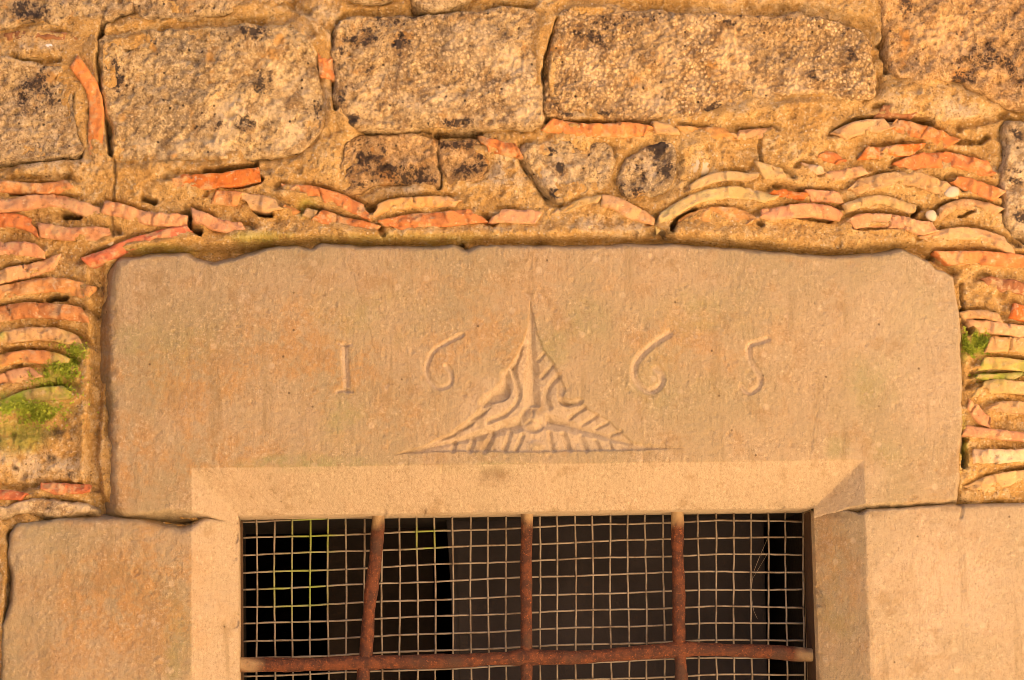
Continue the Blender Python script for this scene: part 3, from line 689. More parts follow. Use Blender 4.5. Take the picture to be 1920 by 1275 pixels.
# ------------------------------------------------------------------ terracotta shards
O1 = (0.62, 0.25, 0.09); O2 = (0.64, 0.205, 0.05); PK = (0.60, 0.33, 0.175); PL = (0.63, 0.40, 0.21); TN = (0.57, 0.38, 0.185); YL = (0.53, 0.40, 0.20); BR = (0.36, 0.17, 0.08); RD = (0.56, 0.19, 0.095); OB = (0.54, 0.27, 0.105); CR = (0.66, 0.52, 0.34)
TILES = [  # centre line px, thickness px, colour, height mm, green
    ([(5, 68), (60, 62), (110, 66), (150, 74)], 17, BR, 3), ([(138, 115), (158, 140), (172, 165), (179, 190), (180, 226), (179, 264), (181, 300)], 24, O1, 11),
    ([(606, 78), (611, 110), (614, 147)], 25, O1, 9), ([(322, 337), (375, 341), (440, 335), (488, 328)], 25, O2, 17), ([(-30, 346), (20, 350), (60, 353), (100, 352), (131, 344)], 18, OB, 13),
    ([(-40, 398), (0, 388), (60, 378), (110, 377), (150, 388), (190, 402)], 22, PK, 13), ([(-30, 412), (0, 412), (40, 415), (68, 428)], 22, O1, 13), ([(72, 430), (130, 438), (208, 440)], 23, PK, 15),
    ([(193, 388), (226, 396), (282, 410), (350, 416)], 23, PK, 14), ([(360, 402), (388, 414), (418, 424), (460, 430)], 22, PK, 14), ([(160, 494), (200, 478), (237, 461), (275, 449), (312, 440), (357, 432)], 20, RD, 15),
    ([(400, 368), (425, 371), (450, 373)], 24, OB, 12), ([(452, 373), (484, 379), (522, 388)], 26, PL, 15), ([(524, 390), (540, 396), (554, 402)], 18, OB, 6), ([(530, 355), (560, 358), (600, 362)], 20, O1, 12), ([(602, 366), (635, 374), (665, 388), (692, 400)], 22, O1, 13),
    ([(594, 402), (635, 415), (705, 432)], 22, O1, 11), ([(570, 396), (592, 402)], 16, YL, 7), ([(700, 400), (730, 385), (786, 379), (860, 378)], 18, (0.58, 0.35, 0.13), 13), ([(722, 425), (767, 415), (823, 411), (903, 405)], 26, O1, 13),
    ([(924, 405), (966, 406), (1012, 408)], 24, PK, 12), ([(902, 268), (935, 276), (974, 282)], 22, O1, 13), ([(1030, 410), (1065, 390), (1100, 376), (1126, 373)], 14, TN, 8), ([(1128, 375), (1158, 382), (1188, 400), (1228, 412)], 22, PL, 14),
    ([(1228, 425), (1256, 400), (1294, 378), (1339, 364), (1395, 362), (1452, 376)], 20, YL, 15), ([(1270, 425), (1301, 410), (1339, 400), (1376, 402), (1416, 412)], 24, OB, 12), ([(1294, 356), (1320, 340), (1358, 330), (1422, 332)], 15, YL, 13),
    ([(1424, 318), (1450, 324), (1475, 334)], 24, TN, 15), ([(1025, 233), (1068, 241), (1113, 245), (1216, 243)], 23, O1, 14), ([(1225, 240), (1271, 242)], 21, TN, 12), ([(1275, 246), (1340, 248), (1380, 251)], 20, (0.56, 0.33, 0.12), 10), ([(1382, 252), (1410, 250), (1448, 246)], 17, TN, 8),
    ([(1450, 357), (1484, 365), (1514, 367)], 15, O2, 12), ([(1516, 366), (1545, 367), (1578, 371)], 20, PK, 10), ([(1426, 405), (1473, 398), (1530, 395), (1580, 403)], 22, PK, 15),
    ([(1572, 256), (1598, 244), (1635, 237), (1668, 236)], 24, PL, 16), ([(1669, 237), (1711, 243), (1748, 254), (1787, 271)], 26, O1, 17), ([(1617, 287), (1673, 284), (1728, 279)], 20, O2, 15), ([(1688, 314), (1723, 303), (1761, 300), (1798, 303), (1860, 320)], 25, O1, 15),
    ([(1788, 340), (1824, 348), (1874, 369)], 22, O1, 14), ([(1595, 355), (1635, 343), (1680, 335), (1716, 336), (1756, 350), (1793, 359)], 25, TN, 16), ([(1583, 391), (1623, 378), (1655, 375), (1685, 383), (1718, 394)], 18, YL, 12),
    ([(1593, 417), (1635, 413), (1685, 416), (1723, 427), (1754, 431)], 24, PK, 15), ([(1761, 403), (1786, 388), (1823, 383), (1874, 398)], 18, TN, 12), ([(1736, 451), (1773, 441), (1811, 438), (1849, 443), (1899, 463)], 22, PL, 14),
    ([(1763, 484), (1811, 483), (1861, 484), (1950, 496)], 23, O1, 13), ([(1648, 208), (1690, 208), (1720, 212)], 21, BR, 9), ([(1533, 290), (1553, 293), (1580, 301)], 19, O1, 10), ([(1506, 314), (1525, 319), (1546, 322)], 19, CR, 12), ([(1548, 330), (1585, 327), (1622, 318)], 17, PL, 11),
    ([(1845, 525), (1892, 535), (1960, 548)], 22, BR, 11), ([(1897, 581), (1925, 590), (1970, 600)], 26, O2, 13), ([(1804, 592), (1840, 588), (1878, 598)], 15, PL, 10), ([(1820, 610), (1872, 615), (1960, 628)], 22, PL, 12), ([(1852, 645), (1890, 645), (1960, 650)], 26, TN, 11),
    ([(1840, 683), (1872, 681), (1960, 690)], 20, PL, 11, .6), ([(1832, 706), (1880, 706), (1920, 704)], 12, YL, 7, .8), ([(1832, 729), (1870, 724), (1960, 730)], 22, PL, 12, .35), ([(1818, 752), (1836, 778), (1855, 797)], 20, PK, 9), ([(1850, 768), (1890, 762), (1960, 770)], 20, TN, 9),
    ([(1808, 806), (1853, 813), (1960, 822)], 17, PK, 13), ([(1824, 855), (1872, 857), (1960, 851)], 24, CR, 13), ([(1824, 919), (1864, 904), (1960, 886)], 24, TN, 13),
    ([(-30, 466), (0, 466), (43, 467), (84, 473)], 22, PK, 13), ([(-40, 530), (0, 520), (54, 506), (108, 491)], 22, PK, 12), ([(-40, 562), (0, 550), (43, 540), (90, 534), (137, 540), (173, 550)], 24, OB, 14),
    ([(-40, 594), (0, 588), (54, 580), (108, 584), (166, 594)], 25, OB, 13), ([(-40, 646), (0, 635), (43, 628), (90, 626), (126, 634), (156, 650)], 22, TN, 13, .55), ([(-40, 688), (0, 677), (36, 669), (83, 669), (128, 682)], 21, OB, 11, .45),
    ([(-30, 730), (0, 716), (29, 705), (68, 696)], 22, PL, 10), ([(-40, 790), (0, 768), (36, 750), (83, 739), (134, 735)], 24, YL, 13, 1.0), ([(-30, 926), (0, 927), (48, 928)], 17, RD, 11), ([(75, 915), (112, 916), (168, 920)], 20, RD, 11)]
TL = []
def tile(k, spec):
    pts, th, col, h = spec[:4]; green = spec[4] if len(spec) > 4 else 0
    rs = np.random.RandomState(900 + k)
    c = smooth_line(PP(pts, -.01), .003)
    th *= MM * 1.12
    TL.append((c, th / 2, h * MM))
    n = len(c)
    tg = np.gradient(c, axis=0); tg /= np.linalg.norm(tg, axis=1)[:, None] + 1e-12
    nm = np.stack([-tg[:, 1], tg[:, 0]], -1)
    L = np.concatenate([[0], np.cumsum(np.hypot(*np.diff(c, axis=0).T))])
    e = np.minimum(L, L[-1] - L)
    brk = [0.0]
    while brk[-1] < L[-1]: brk.append(brk[-1] + rs.uniform(.014, .045))
    brk = np.array(brk)
    ja = lambda a_, s_: np.interp(L, brk, 1 + a_ * (rs.rand(len(brk)) * 2 - 1)) + .05 * fbm(L + k * s_, L * 0, .008, 40 + k % 7, 2)
    up = ja(.10, 3.1); lo = ja(.12, 5.7)
    for side in (0, 1):                                   # wedge-shaped or square broken ends
        x = L if side == 0 else L[-1] - L
        kind = rs.rand()
        if kind < .22: up = up * np.clip(.15 + x / rs.uniform(.012, .03), 0, 1)
        elif kind < .42: lo = lo * np.clip(.15 + x / rs.uniform(.012, .03), 0, 1)
    nt = max(7, int(th / .0026)) | 1
    T = np.linspace(-1, 1, nt)
    T = np.concatenate([[-1.0], T, [1.0]])
    A = c[:, None, :] + nm[:, None, :] * (np.where(T[None, :] > 0, T[None, :] * th / 2 * up[:, None], T[None, :] * th / 2 * lo[:, None]))[..., None]
    sk = rs.uniform(-.5, .5) * th                         # slanting ends
    A += (tg[:, None, :] * (T[None, :, None] * sk) * sstep(.02, 0, e)[:, None, None])
    U, V = A[..., 0], A[..., 1]
    cell = np.searchsorted(brk, L + .004 * fbm(L, L * 0 + k, .01, 3, 2), side='right')
    cell = cell[:, None] + 0 * T[None, :].astype(int)
    jagc = np.searchsorted(brk, L[:, None] + .006 * T[None, :] * rs.uniform(-1, 1) + .003 * vn(U, V, .009, 33), side='right')
    hs = rs.uniform(-.0018, .0018, len(brk) + 2); tl = rs.uniform(-.0035, .0035, len(brk) + 2); sl_ = rs.uniform(-.12, .12, len(brk) + 2)
    edge = np.minimum((1 - np.abs(T))[None, :] * th / 2, e[:, None] * .8)
    H = (h + 1.0) * MM - .0020 * (1 - np.clip(edge / .0026, 0, 1))
    H = H + hs[jagc] + tl[jagc] * T[None, :] + sl_[jagc] * (L[:, None] - brk[np.clip(jagc, 0, len(brk) - 1)])
    H = H + (L / L[-1] - .5)[:, None] * rs.uniform(-.006, .006)
    H += .0016 * fbm(U, V, .03, 60 + k, 3) + .0023 * fbm(U, V, .009, 70 + k, 3, .65)
    for bk in brk[1:-1]:                                  # snapped through here and there
        if rs.rand() < .10:
            sl2 = rs.uniform(-.5, .5)
            H -= .007 * sstep(.0019, .0006, np.abs(L[:, None] - bk + sl2 * T[None, :] * th / 2 + .0012 * vn(U, V, .006, 34)))
    chip = fbm(U, V, .03, 80 + k, 3) + .8 * (np.abs(T)[None, :] - .7)
    H -= .0045 * sstep(.18, .26, chip)
    H[:, 0] = -.05; H[:, -1] = -.05
    U = np.vstack([U[:1], U, U[-1:]]); V = np.vstack([V[:1], V, V[-1:]]); H = np.vstack([H[:1] * 0 - .05, H, H[-1:] * 0 - .05])
    gm = green * np.clip((.5 if green < 1 else .8) + .9 * fbm(U, V, .04, 99, 3), 0, 1)
    verts = np.stack([U.ravel(), -H.ravel(), V.ravel()], -1)
    f = grid_faces(U.shape[1], U.shape[0])[:, ::-1]
    j = rs.uniform(.88, 1.1); col = tuple(min(.8, x * j * rs.uniform(.95, 1.05)) for x in col)
    mesh_obj('tile_shard', verts, f, M_TILE, wall, {'green': gm.ravel()}, smooth=False, color=col)
for k, s in enumerate(TILES):
    tile(k, s)

# ------------------------------------------------------------------ mortar bed
GAPS = [  # deep open joints: line px, half width px, depth mm
    ([(246, -30), (244, 4), (236, 24), (196, 42), (187, 90), (189, 150), (196, 200), (203, 240), (206, 285)], 5, 34), ([(200, 190), (205, 235), (207, 272)], 7, 46), ([(206, 285), (215, 312), (212, 380), (211, 440), (216, 446)], 2.5, 10),
    ([(626, 62), (627, 100), (628, 160), (629, 205)], 5, 40), ([(1046, 40), (1032, 90), (1022, 130), (1022, 190), (1024, 226)], 6, 40), ([(1021, 130), (1021, 192)], 6, 55),
    ([(1035, 227), (1120, 230), (1215, 231)], 4, 26), ([(818, 250), (819, 300), (823, 350)], 6, 34), ([(690, 244), (738, 247)], 6, 38), ([(735, 244), (815, 247)], 3, 16), ([(822, 254), (860, 250), (900, 252)], 6, 24),
    ([(972, 284), (990, 318), (1012, 350), (1030, 376), (1050, 381)], 9, 22), ([(1664, -30), (1660, 60), (1655, 90), (1662, 135)], 5, 30), ([(1652, 84), (1662, 94)], 8, 40), ([(1568, 246), (1600, 228), (1650, 224), (1700, 224), (1745, 232)], 6, 30),
    ([(385, 322), (430, 318), (480, 310)], 6, 32), ([(425, 347), (470, 343), (487, 336)], 7, 44), ([(270, 371), (290, 378)], 6, 24), ([(352, 400), (356, 428), (375, 436)], 6, 28), ([(480, 396), (505, 404)], 6, 28),
    ([(120, 402), (150, 404)], 6, 28), ([(22, 362), (62, 366)], 5, 22), ([(20, 333), (130, 330)], 5, 14), ([(183, 500), (184, 560), (185, 640), (182, 700), (178, 780), (172, 850), (182, 930), (205, 966)], 14, 24),
    ([(0, 668 - 14), (60, 654)], 4, 14), ([(24, 683), (38, 683)], 5, 20), ([(92, 560), (122, 559)], 6, 26), ([(1884, 235), (1886, 300), (1880, 360), (1886, 420), (1920, 452)], 5, 16), ([(1875, 350), (1895, 342)], 5, 22),
    ([(1826, 398 - 2), (1800, 406)], 4, 20), ([(1712, 402), (1722, 390)], 6, 26), ([(1258, 432), (1270, 412), (1300, 396)], 5, 30), ([(1805, 585), (1812, 600), (1818, 620)], 7, 26), ([(1806, 820), (1808, 850), (1806, 875)], 5, 34),
    ([(1804, 530), (1806, 580)], 4, 20), ([(910, 405), (922, 420)], 8, 14), ([(708, 425), (718, 440)], 6, 22), ([(866, 462), (876, 474)], 6, 26), ([(1226, 436), (1240, 440)], 8, 18), ([(1500, 408), (1560, 413)], 4, 22), ([(1600, 428), (1690, 428)], 4, 16), ([(1424, 256), (1425, 305)], 4, 14),
    ([(215, 968), (300, 975), (360, 978), (447, 974)], 4, 30), ([(1530, 955), (1620, 952), (1700, 948), (1790, 943)], 4, 34), ([(20, 1000), (22, 1040), (14, 1170)], 6, 26), ([(1775, 262), (1830, 268), (1850, 258)], 6, 22), ([(1800, 236), (1850, 225), (1880, 215)], 9, 16),
    ([(545, 5), (600, 40), (625, 62)], 9, 12), ([(190, 70), (300, 50), (362, 39), (425, 43), (527, 34), (560, 38), (584, 66)], 9, 12), ([(636, 44), (660, 28), (720, 22), (800, 18), (880, 12), (1000, 8)], 9, 12),
    ([(1046, 18), (1080, 2), (1143, 5), (1211, 10), (1286, 16), (1376, 20), (1510, 18), (1570, 32), (1622, 48), (1645, 80)], 13, 15), ([(-30, 116), (60, 114), (110, 114)], 6, 18), ([(-30, 306), (60, 301), (150, 292)], 5, 18), ([(150, 290), (140, 240), (134, 180)], 4, 12), ([(0, 924 - 14), (60, 910), (150, 906)], 4, 10), ([(1452, 346), (1500, 352)], 4, 16), ([(1420, 418), (1428, 424)], 5, 20)]
def mortar():
    res = .0026
    u = np.arange(P(-60, 600)[0], P(1980, 600)[0], res); v = np.arange(P(960, 1340)[1], P(960, -60)[1], res)
    U, V = np.meshgrid(u, v)
    H = .001 + .0085 * fbm(U, V, .11, 700, 3) + .0030 * fbm(U, V, .04, 710, 4, .55) + .0045 * (.45 - np.abs(fbm(U, V, .055, 715, 4, .55))) + .0019 * fbm(U, V, .012, 720, 3, .7) + .0012 * vn(U, V, .0052, 730)
    d, r = worley(U, V, .011, 740)
    H -= .0030 * sstep(.40, .12, d) * (r > .80)
    d, r = worley(U, V, .016, 745)
    H += .0032 * sstep(.45, .12, d) * (r > .62)
    d, r = worley(U, V, .034, 748)
    H -= .007 * sstep(.30, .14, d) * (r > .86)
    under = np.zeros(U.shape, bool)
    nz = np.clip(.55 + 1.1 * fbm(U, V, .09, 750, 3), 0, 1.3)
    def window(a, b, m):
        iu = np.where((u > a[0] - m) & (u < b[0] + m))[0]; iv = np.where((v > a[1] - m) & (v < b[1] + m))[0]
        if len(iu) < 2 or len(iv) < 2: return None
        return np.s_[iv[0]:iv[-1] + 1, iu[0]:iu[-1] + 1]
    for poly, face in STONES:
        s = window(poly.min(0), poly.max(0), .03)
        if s is None: continue
        sd = poly_sd(U[s], V[s], poly)
        under[s] |= sd > (.030 if face < .02 else .012)
        if face < .02:                                   # mortar smeared over the rims of the rough blocks
            lp = np.clip(1.6 * (fbm(U[s], V[s], .13, 752, 4) - .02), 0, 1)
            H[s] += (face + .0035 - H[s]) * lp * sstep(.024, -.002, sd + .004 * fbm(U[s], V[s], .02, 753, 3)) * sstep(-.03, -.006, sd)
            nz = nz.copy(); nz[s] *= 1 - lp * sstep(-.03, -.01, sd)
        H[s] -= (.014 if face < .02 else .018) * nz[s] * np.exp(-(np.maximum(-sd - .001, 0) / .008) ** 2) 
    for c, hw, th_h in TL:
        s = window(c.min(0), c.max(0), .035)
        if s is None: continue
        dd = seg_dist(U[s], V[s], c) - hw
        flat = abs(c[-1, 0] - c[0, 0]) > abs(c[-1, 1] - c[0, 1])
        o = np.argsort(c[:, 0])
        below = sstep(.004, -.004, V[s] - np.interp(U[s], c[o, 0], c[o, 1])) if flat else np.zeros(dd.shape) + .5
        gz = fbm(U[s], V[s], .06, 755, 3)
        bed = below * np.clip(.55 + .7 * gz, 0, .95)
        H[s] += (th_h - .0018 + .0022 * fbm(U[s], V[s], .02, 758, 3) - H[s]) * bed * np.exp(-(np.maximum(dd, 0) / .011) ** 2)
        H[s] -= .017 * (1 - below) * np.clip(.55 + 1.2 * gz, 0, 1.2) * np.exp(-((dd - .0015) / .0055) ** 2)
        lap = np.clip(-.55 - 1.2 * fbm(U[s], V[s], .045, 756, 3), 0, 1)
        H[s] += (th_h + .003 - H[s]) * lap * np.exp(-(np.maximum(dd + .003, 0) / .007) ** 2) * (dd > -.009)
    # mortar swells over the foot of the upper blocks and hangs as a ragged lip above the lintel
    lip = smooth_line(PP([(200, 466), (340, 458), (420, 452), (520, 442), (700, 444), (900, 442), (1240, 440), (1420, 450), (1560, 460), (1690, 450)]), .02)
    H += .010 * np.exp(-(seg_dist(U, V, lip) / .016) ** 2)
    edge = smooth_line(PP([(225, 479), (345, 470), (420, 470), (520, 459), (600, 457), (850, 457), (1240, 453), (1420, 466), (1560, 476), (1690, 464), (1730, 474), (1790, 508)]), .02)
    H -= .026 * np.exp(-(seg_dist(U, V + .003 * fbm(U, V, .04, 761, 3), edge) / .009) ** 2)
    scoop = smooth_line(PP([(370, 485), (410, 486), (450, 478), (500, 464)]), .01)
    H -= .016 * np.exp(-(seg_dist(U, V, scoop) / .010) ** 2)
    ls = smooth_line(PP([(166, 520), (170, 640), (162, 760), (158, 860), (150, 900)]), .02)
    H += .009 * np.exp(-(seg_dist(U, V, ls) / .014) ** 2)
    for pts, w_, dep in GAPS:
        q = smooth_line(PP(pts), .006)
        s = window(q.min(0), q.max(0), .03)
        if s is None: continue
        dd = seg_dist(U[s] + .0025 * fbm(U[s], V[s], .018, 770, 3), V[s] + .0025 * fbm(U[s], V[s], .018, 780, 3), q)
        H[s] -= dep * (1.9 if dep >= 24 and w_ < 8 else 1.0) * MM * sstep(w_ * MM * 1.25, w_ * MM * .4, dd)
    swell = [(560, 320, 70, .012, 40), (640, 235, 40, .006, 40), (1500, 250, 90, .010, 60), (1440, 215, 60, .006, 25), (600, 50, 40, .012, 40), (1700, 180, 70, .010, 35), (1790, 210, 60, .008, 30), (300, 315, 90, .007, 20), (960, 330, 40, .006, 40), (110, 320, 90, .006, 20), (1110, 430, 90, .006, 25), (900, 440, 300, .004, 14), (1330, 290, 60, .004, 60), (1420, 440, 200, .006, 18)]
    for x, y, r_, a, ry in swell:
        c = P(x, y); H += a * np.exp(-(((U - c[0]) / (r_ * MM)) ** 2 + ((V - c[1]) / (ry * MM)) ** 2))
    c = P(1311, 306)
    rr = np.hypot((U - c[0]) / .026, (V - c[1]) / .031); H -= .006 * sstep(1.15, .8, rr)
    hole = (U > UL - .05) & (U < UR + .05) & (V < VT + .03)
    H = np.maximum(H, -.15)
    gm = blob_mask(U, V, [(120, 690, 34, .95, 40), (95, 715, 40, .7, 26), (60, 770, 70, .9, 18), (40, 810, 70, .5, 40), (150, 660, 20, .6), (1828, 645, 26, 1, 26), (1870, 706, 40, .9, 10), (1808, 640, 10, .9, 40), (1807, 835, 8, .7, 50), (480, 448, 80, .4, 14), (300, 470, 120, .3, 10), (575, 388, 24, .45), (8, 745, 16, .7), (1900, 722, 30, .3, 10), (160, 957, 30, .35, 10), (760, 448, 200, .22, 10)], 21)
    stn = blob_mask(U, V, [(1020, 365, 22, 1, 14), (990, 325, 14, 1, 26), (820, 320, 10, .9, 40), (1240, 440, 30, .8, 12), (60, 812, 90, .75, 18), (20, 830, 50, .6, 20), (97, 860, 10, 1, 8), (30, 878, 10, 1, 7), (1652, 92, 8, .8), (870, 258, 50, .5, 10), (1060, 130, 6, .5, 60), (1240, 258, 30, .7, 10), (720, 372, 30, .3, 8)], 22)
    pal = blob_mask(U, V, [(80, 870, 110, .9, 40), (940, 330, 40, .9, 40), (760, 352, 60, .9, 14), (1800, 200, 80, .8, 40), (600, 40, 60, .8, 40), (120, 310, 90, .8, 20), (1140, 420, 80, .7, 26), (1700, 185, 60, .6, 20), (1470, 15, 160, .5, 30), (60, 85, 100, .6, 20), (600, 200, 24, .6, 60)], 23)
    field_obj('mortar', U, V, H, M_MORTAR, wall, ~(under | hole), {'green': gm, 'stain': stn, 'pale': pal})
    return u, v, H
MU, MV, MH = mortar()
def mortar_h(x, z):
    i = min(len(MU) - 1, max(0, int((x - MU[0]) / .0026))); j = min(len(MV) - 1, max(0, int((z - MV[0]) / .0026)))
    return MH[j, i]

# pebbles set in the mortar
def pebble(px, py, rx, rz, h, seed, mat=M_SHELL, rot=0.0):
    c = P(px, py); n, m = 20, 10; vs = []; fs = []
    for i in range(m + 1):
        a = math.pi * i / m
        for k in range(n):
            g = 2 * math.pi * k / n
            x, y, z = math.sin(a) * math.cos(g), -math.cos(a), math.sin(a) * math.sin(g)
            q = 1 + .10 * math.sin(2 * g + seed) * math.sin(a) + .06 * math.sin(3 * g + 2 * a + seed)
            X = x * rx * q; Z = z * rz * q
            vs.append((c[0] + X * math.cos(rot) - Z * math.sin(rot), -h + y * .5 * min(rx, rz), c[1] + X * math.sin(rot) + Z * math.cos(rot)))
    for i in range(m):
        for k in range(n):
            fs.append([i * n + k, i * n + (k + 1) % n, (i + 1) * n + (k + 1) % n, (i + 1) * n + k])
    mesh_obj('pebble', vs, fs, mat, wall)
pebble(1311, 308, .021, .026, -.002, 1.0)
pebble(1744, 406, .010, .012, .010, 2.0)
pebble(206, 455, .008, .007, .008, 3.1)
pebble(1782, 363, .014, .011, .014, .4)
pebble(140, 893, .010, .012, .004, 2.5, M_STONE)
pebble(90, 90, .016, .008, .003, 2.9, M_TILE)

# ------------------------------------------------------------------ the wall beyond the picture
def far_stones():
    rs = random.Random(5)
    x_in0, x_in1 = P(-64, 600)[0], P(1984, 600)[0]; z_in0, z_in1 = P(960, 1330)[1], P(960, -66)[1]
    z = .04
    row = 0
    while z < HW - .1:
        hh = rs.uniform(.17, .27); hh = min(hh, HW - .02 - z); x = XL + rs.uniform(-.2, 0)
        while x < XR:
            ww = rs.uniform(.25, .6); x1 = min(x + ww, XR)
            a, b, c_, d_ = max(x, XL), x1, z, z + hh
            parts = []
            inside_z = d_ > z_in0 and c_ < z_in1
            if inside_z and b > x_in0 and a < x_in1:
                if a < x_in0 - .12: parts.append((a, x_in0 - .004))
                if b > x_in1 + .12: parts.append((x_in1 + .004, b))
            else:
                parts.append((a, b))
            for (p, q) in parts:
                if q - p < .1: continue
                if d_ < V_SILL + .3 and d_ > V_SILL - .2 - .02 or (c_ < V_BOT + .1 and d_ > V_SILL - .16):
                    if q > UL - .5 and p < UR + .5:
                        continue
                nu, nv = 14, 9
                u = np.linspace(p + .012, q - .012, nu); v = np.linspace(c_ + .012, d_ - .012, nv)
                U, V = np.meshgrid(u, v)
                e = np.minimum(np.minimum(U - u[0], u[-1] - U), np.minimum(V - v[0], v[-1] - V))
                H = -.10 + .115 * sstep(-.001, .022, e) + .010 * fbm(U, V, .12, 820, 3) * (e > 0)
                jx = .006 * fbm(U, V, .1, 830, 2); jz = .006 * fbm(U, V, .1, 840, 2)
                verts = np.stack([(U + jx).ravel(), -H.ravel(), (V + jz).ravel()], -1)
                mesh_obj('stone', verts, grid_faces(nu, nv), M_STONE, wall)
            x = x1
        z += hh; row += 1
    bx0, bx1, bz0, bz1 = P(-58, 600)[0], P(1978, 600)[0], P(960, 1336)[1], P(960, -56)[1]
    for k, (a, b, c_, d_) in enumerate(((XL, bx0, .002, HW), (bx1, XR, .002, HW), (bx0, bx1, bz1, HW), (bx0, UL - .3, .002, bz0), (UR + .3, bx1, .002, bz0), (UL - .3, UR + .3, .002, V_SILL - .17))):
        nu = max(4, int((b - a) / .03)); nv = max(4, int((d_ - c_) / .03))
        U, V = np.meshgrid(np.linspace(a, b, nu), np.linspace(c_, d_, nv))
        H = -.004 + .010 * fbm(U, V, .12, 700, 3)
        field_obj('mortar', U, V, H, M_MORTAR, wall)
far_stones()

# ------------------------------------------------------------------ room, curtain, grille, wire screen
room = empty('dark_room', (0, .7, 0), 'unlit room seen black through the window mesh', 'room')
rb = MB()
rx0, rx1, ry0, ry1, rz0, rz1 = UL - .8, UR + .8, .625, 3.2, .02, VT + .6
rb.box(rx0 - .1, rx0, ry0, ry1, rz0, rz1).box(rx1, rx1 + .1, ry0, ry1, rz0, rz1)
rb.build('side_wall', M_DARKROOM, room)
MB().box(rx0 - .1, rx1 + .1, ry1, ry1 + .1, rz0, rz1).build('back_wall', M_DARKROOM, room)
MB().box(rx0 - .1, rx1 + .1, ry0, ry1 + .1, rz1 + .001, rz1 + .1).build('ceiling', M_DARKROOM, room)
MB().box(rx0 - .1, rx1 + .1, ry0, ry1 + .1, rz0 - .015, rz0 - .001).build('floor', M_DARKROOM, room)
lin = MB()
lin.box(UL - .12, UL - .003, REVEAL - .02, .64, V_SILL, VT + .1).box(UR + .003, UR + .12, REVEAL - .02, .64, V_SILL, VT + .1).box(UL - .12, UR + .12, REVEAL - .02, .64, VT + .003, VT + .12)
lin.build('window_reveal', M_DARKROOM, room)  # lining blackened so the inner reveal reads as deep shade

def cloth():
    d = .30
    a = P(834, 1000, d)[0]; b = P(1432, 1000, d)[0]
    u = np.linspace(a, b, 90); v = np.linspace(V_SILL + .05, VT + .02, 40)
    U, V = np.meshgrid(u, v)
    y = d + .010 * np.sin((U - a) * 21 + .6 * np.sin(V * 5)) + .006 * np.sin((U - a) * 47 + V * 3)
    Ue = U + (U < a + .02) * .012 * np.sin((VT - V) * 5.0 + .3)
    front = np.stack([Ue.ravel(), y.ravel(), V.ravel()], -1); back = front + [0, .004, 0]
    f = grid_faces(90, 40); n = len(front)
    i = np.arange(n).reshape(40, 90)
    ring = np.concatenate([i[0, :], i[1:, -1], i[-1, -2::-1], i[-2:0:-1, 0]])
    side = np.stack([ring, np.roll(ring, -1), np.roll(ring, -1) + n, ring + n], -1)[:, ::-1]
    mesh_obj('curtain', np.vstack([front, back]), np.vstack([f, f[:, ::-1] + n, side]), M_CLOTH, label='dark grey-brown cloth hanging behind the window mesh', cat='curtain')
cloth()

bb = MB(); b0, b1 = P(616, 1100, .5)[0], P(812, 1100, .5)[0]
bb.box(b0, b1, .50, .53, V_SILL - .1, VT + .05).build('board', mat_plain('black_board', (0.016, 0.011, 0.009), (0.009, 0.006, 0.005), 9, .003, 50), None, label='barely visible dark board inside the window left of the cloth', cat='board')
BD = .105        # depth of the bars behind the wall plane
def bar_path(pts, d, step=.012):
    q = smooth_line(PP(pts, d), step)
    return np.stack([q[:, 0], np.full(len(q), d), q[:, 1]], -1)
gx, gz = P(990, 1240, BD)
grille = empty('window_grille', (gx, BD, V_SILL), 'rusty iron window grille of upright bars and a crossbar', 'grille')
def bar(pts, r, d, seed, eye=None, cap=None):
    q = bar_path(pts, d); rs = np.random.RandomState(seed)
    L = np.concatenate([[0], np.cumsum(np.linalg.norm(np.diff(q, axis=0), axis=1))])
    q[:, 0] += .0016 * fbm(L + seed, L * 0, .10, seed, 3); q[:, 2] += .0016 * fbm(L + seed, L * 0 + 3, .10, seed + 9, 3)
    rad = r * (1 + .10 * fbm(L + seed, L * 0 + 7, .05, seed + 5, 3))
    for (ex, ez) in (eye or []):
        rad *= 1 + .30 * np.exp(-((np.hypot(q[:, 0] - ex, q[:, 2] - ez)) / .020) ** 2)
    mb = MB().tube(q, rad, 14, .035, seed)
    v = np.array(mb.v); pal = np.zeros(len(v))
    for (ex, ez, rr) in (cap or []):
        pal = np.maximum(pal, sstep(rr, rr * .3, np.hypot(v[:, 0] - ex, v[:, 2] - ez) + .012 * fbm(v[:, 0], v[:, 2] + v[:, 1], .02, 3, 2)))
    mesh_obj('bar', v, mb.f, M_RUST, grille, {'pale': pal})
HBAR = [(440, 1246), (560, 1245), (690, 1241), (840, 1240), (986, 1233), (1090, 1233), (1180, 1226), (1274, 1218), (1400, 1221), (1534, 1228)]
XS = [P(686, 1241, BD), P(986, 1233, BD), P(1274, 1219, BD)]
bar([(711, 950), (706, 1010), (698, 1090), (690, 1180), (685, 1240), (680, 1300), (672, 1700)], .0120, BD, 31, None, [(*P(711, 962, BD), .03)])
bar([(988, 948), (987, 1040), (987, 1150), (986, 1232), (986, 1300), (984, 1700)], .0115, BD, 32, None, [(*P(988, 960, BD), .038)])
bar([(1269, 944), (1270, 1040), (1273, 1130), (1275, 1220), (1279, 1300), (1290, 1700)], .0120, BD, 33, None, [(*P(1270, 956, BD), .04)])
bar(HBAR, .0132, BD, 34, XS, [(*P(452, 1246, BD), .035), (*P(1522, 1228, BD), .03)])
bar([(440, 1600), (690, 1597), (986, 1590), (1275, 1578), (1534, 1570)], .0138, BD, 35, None, None)

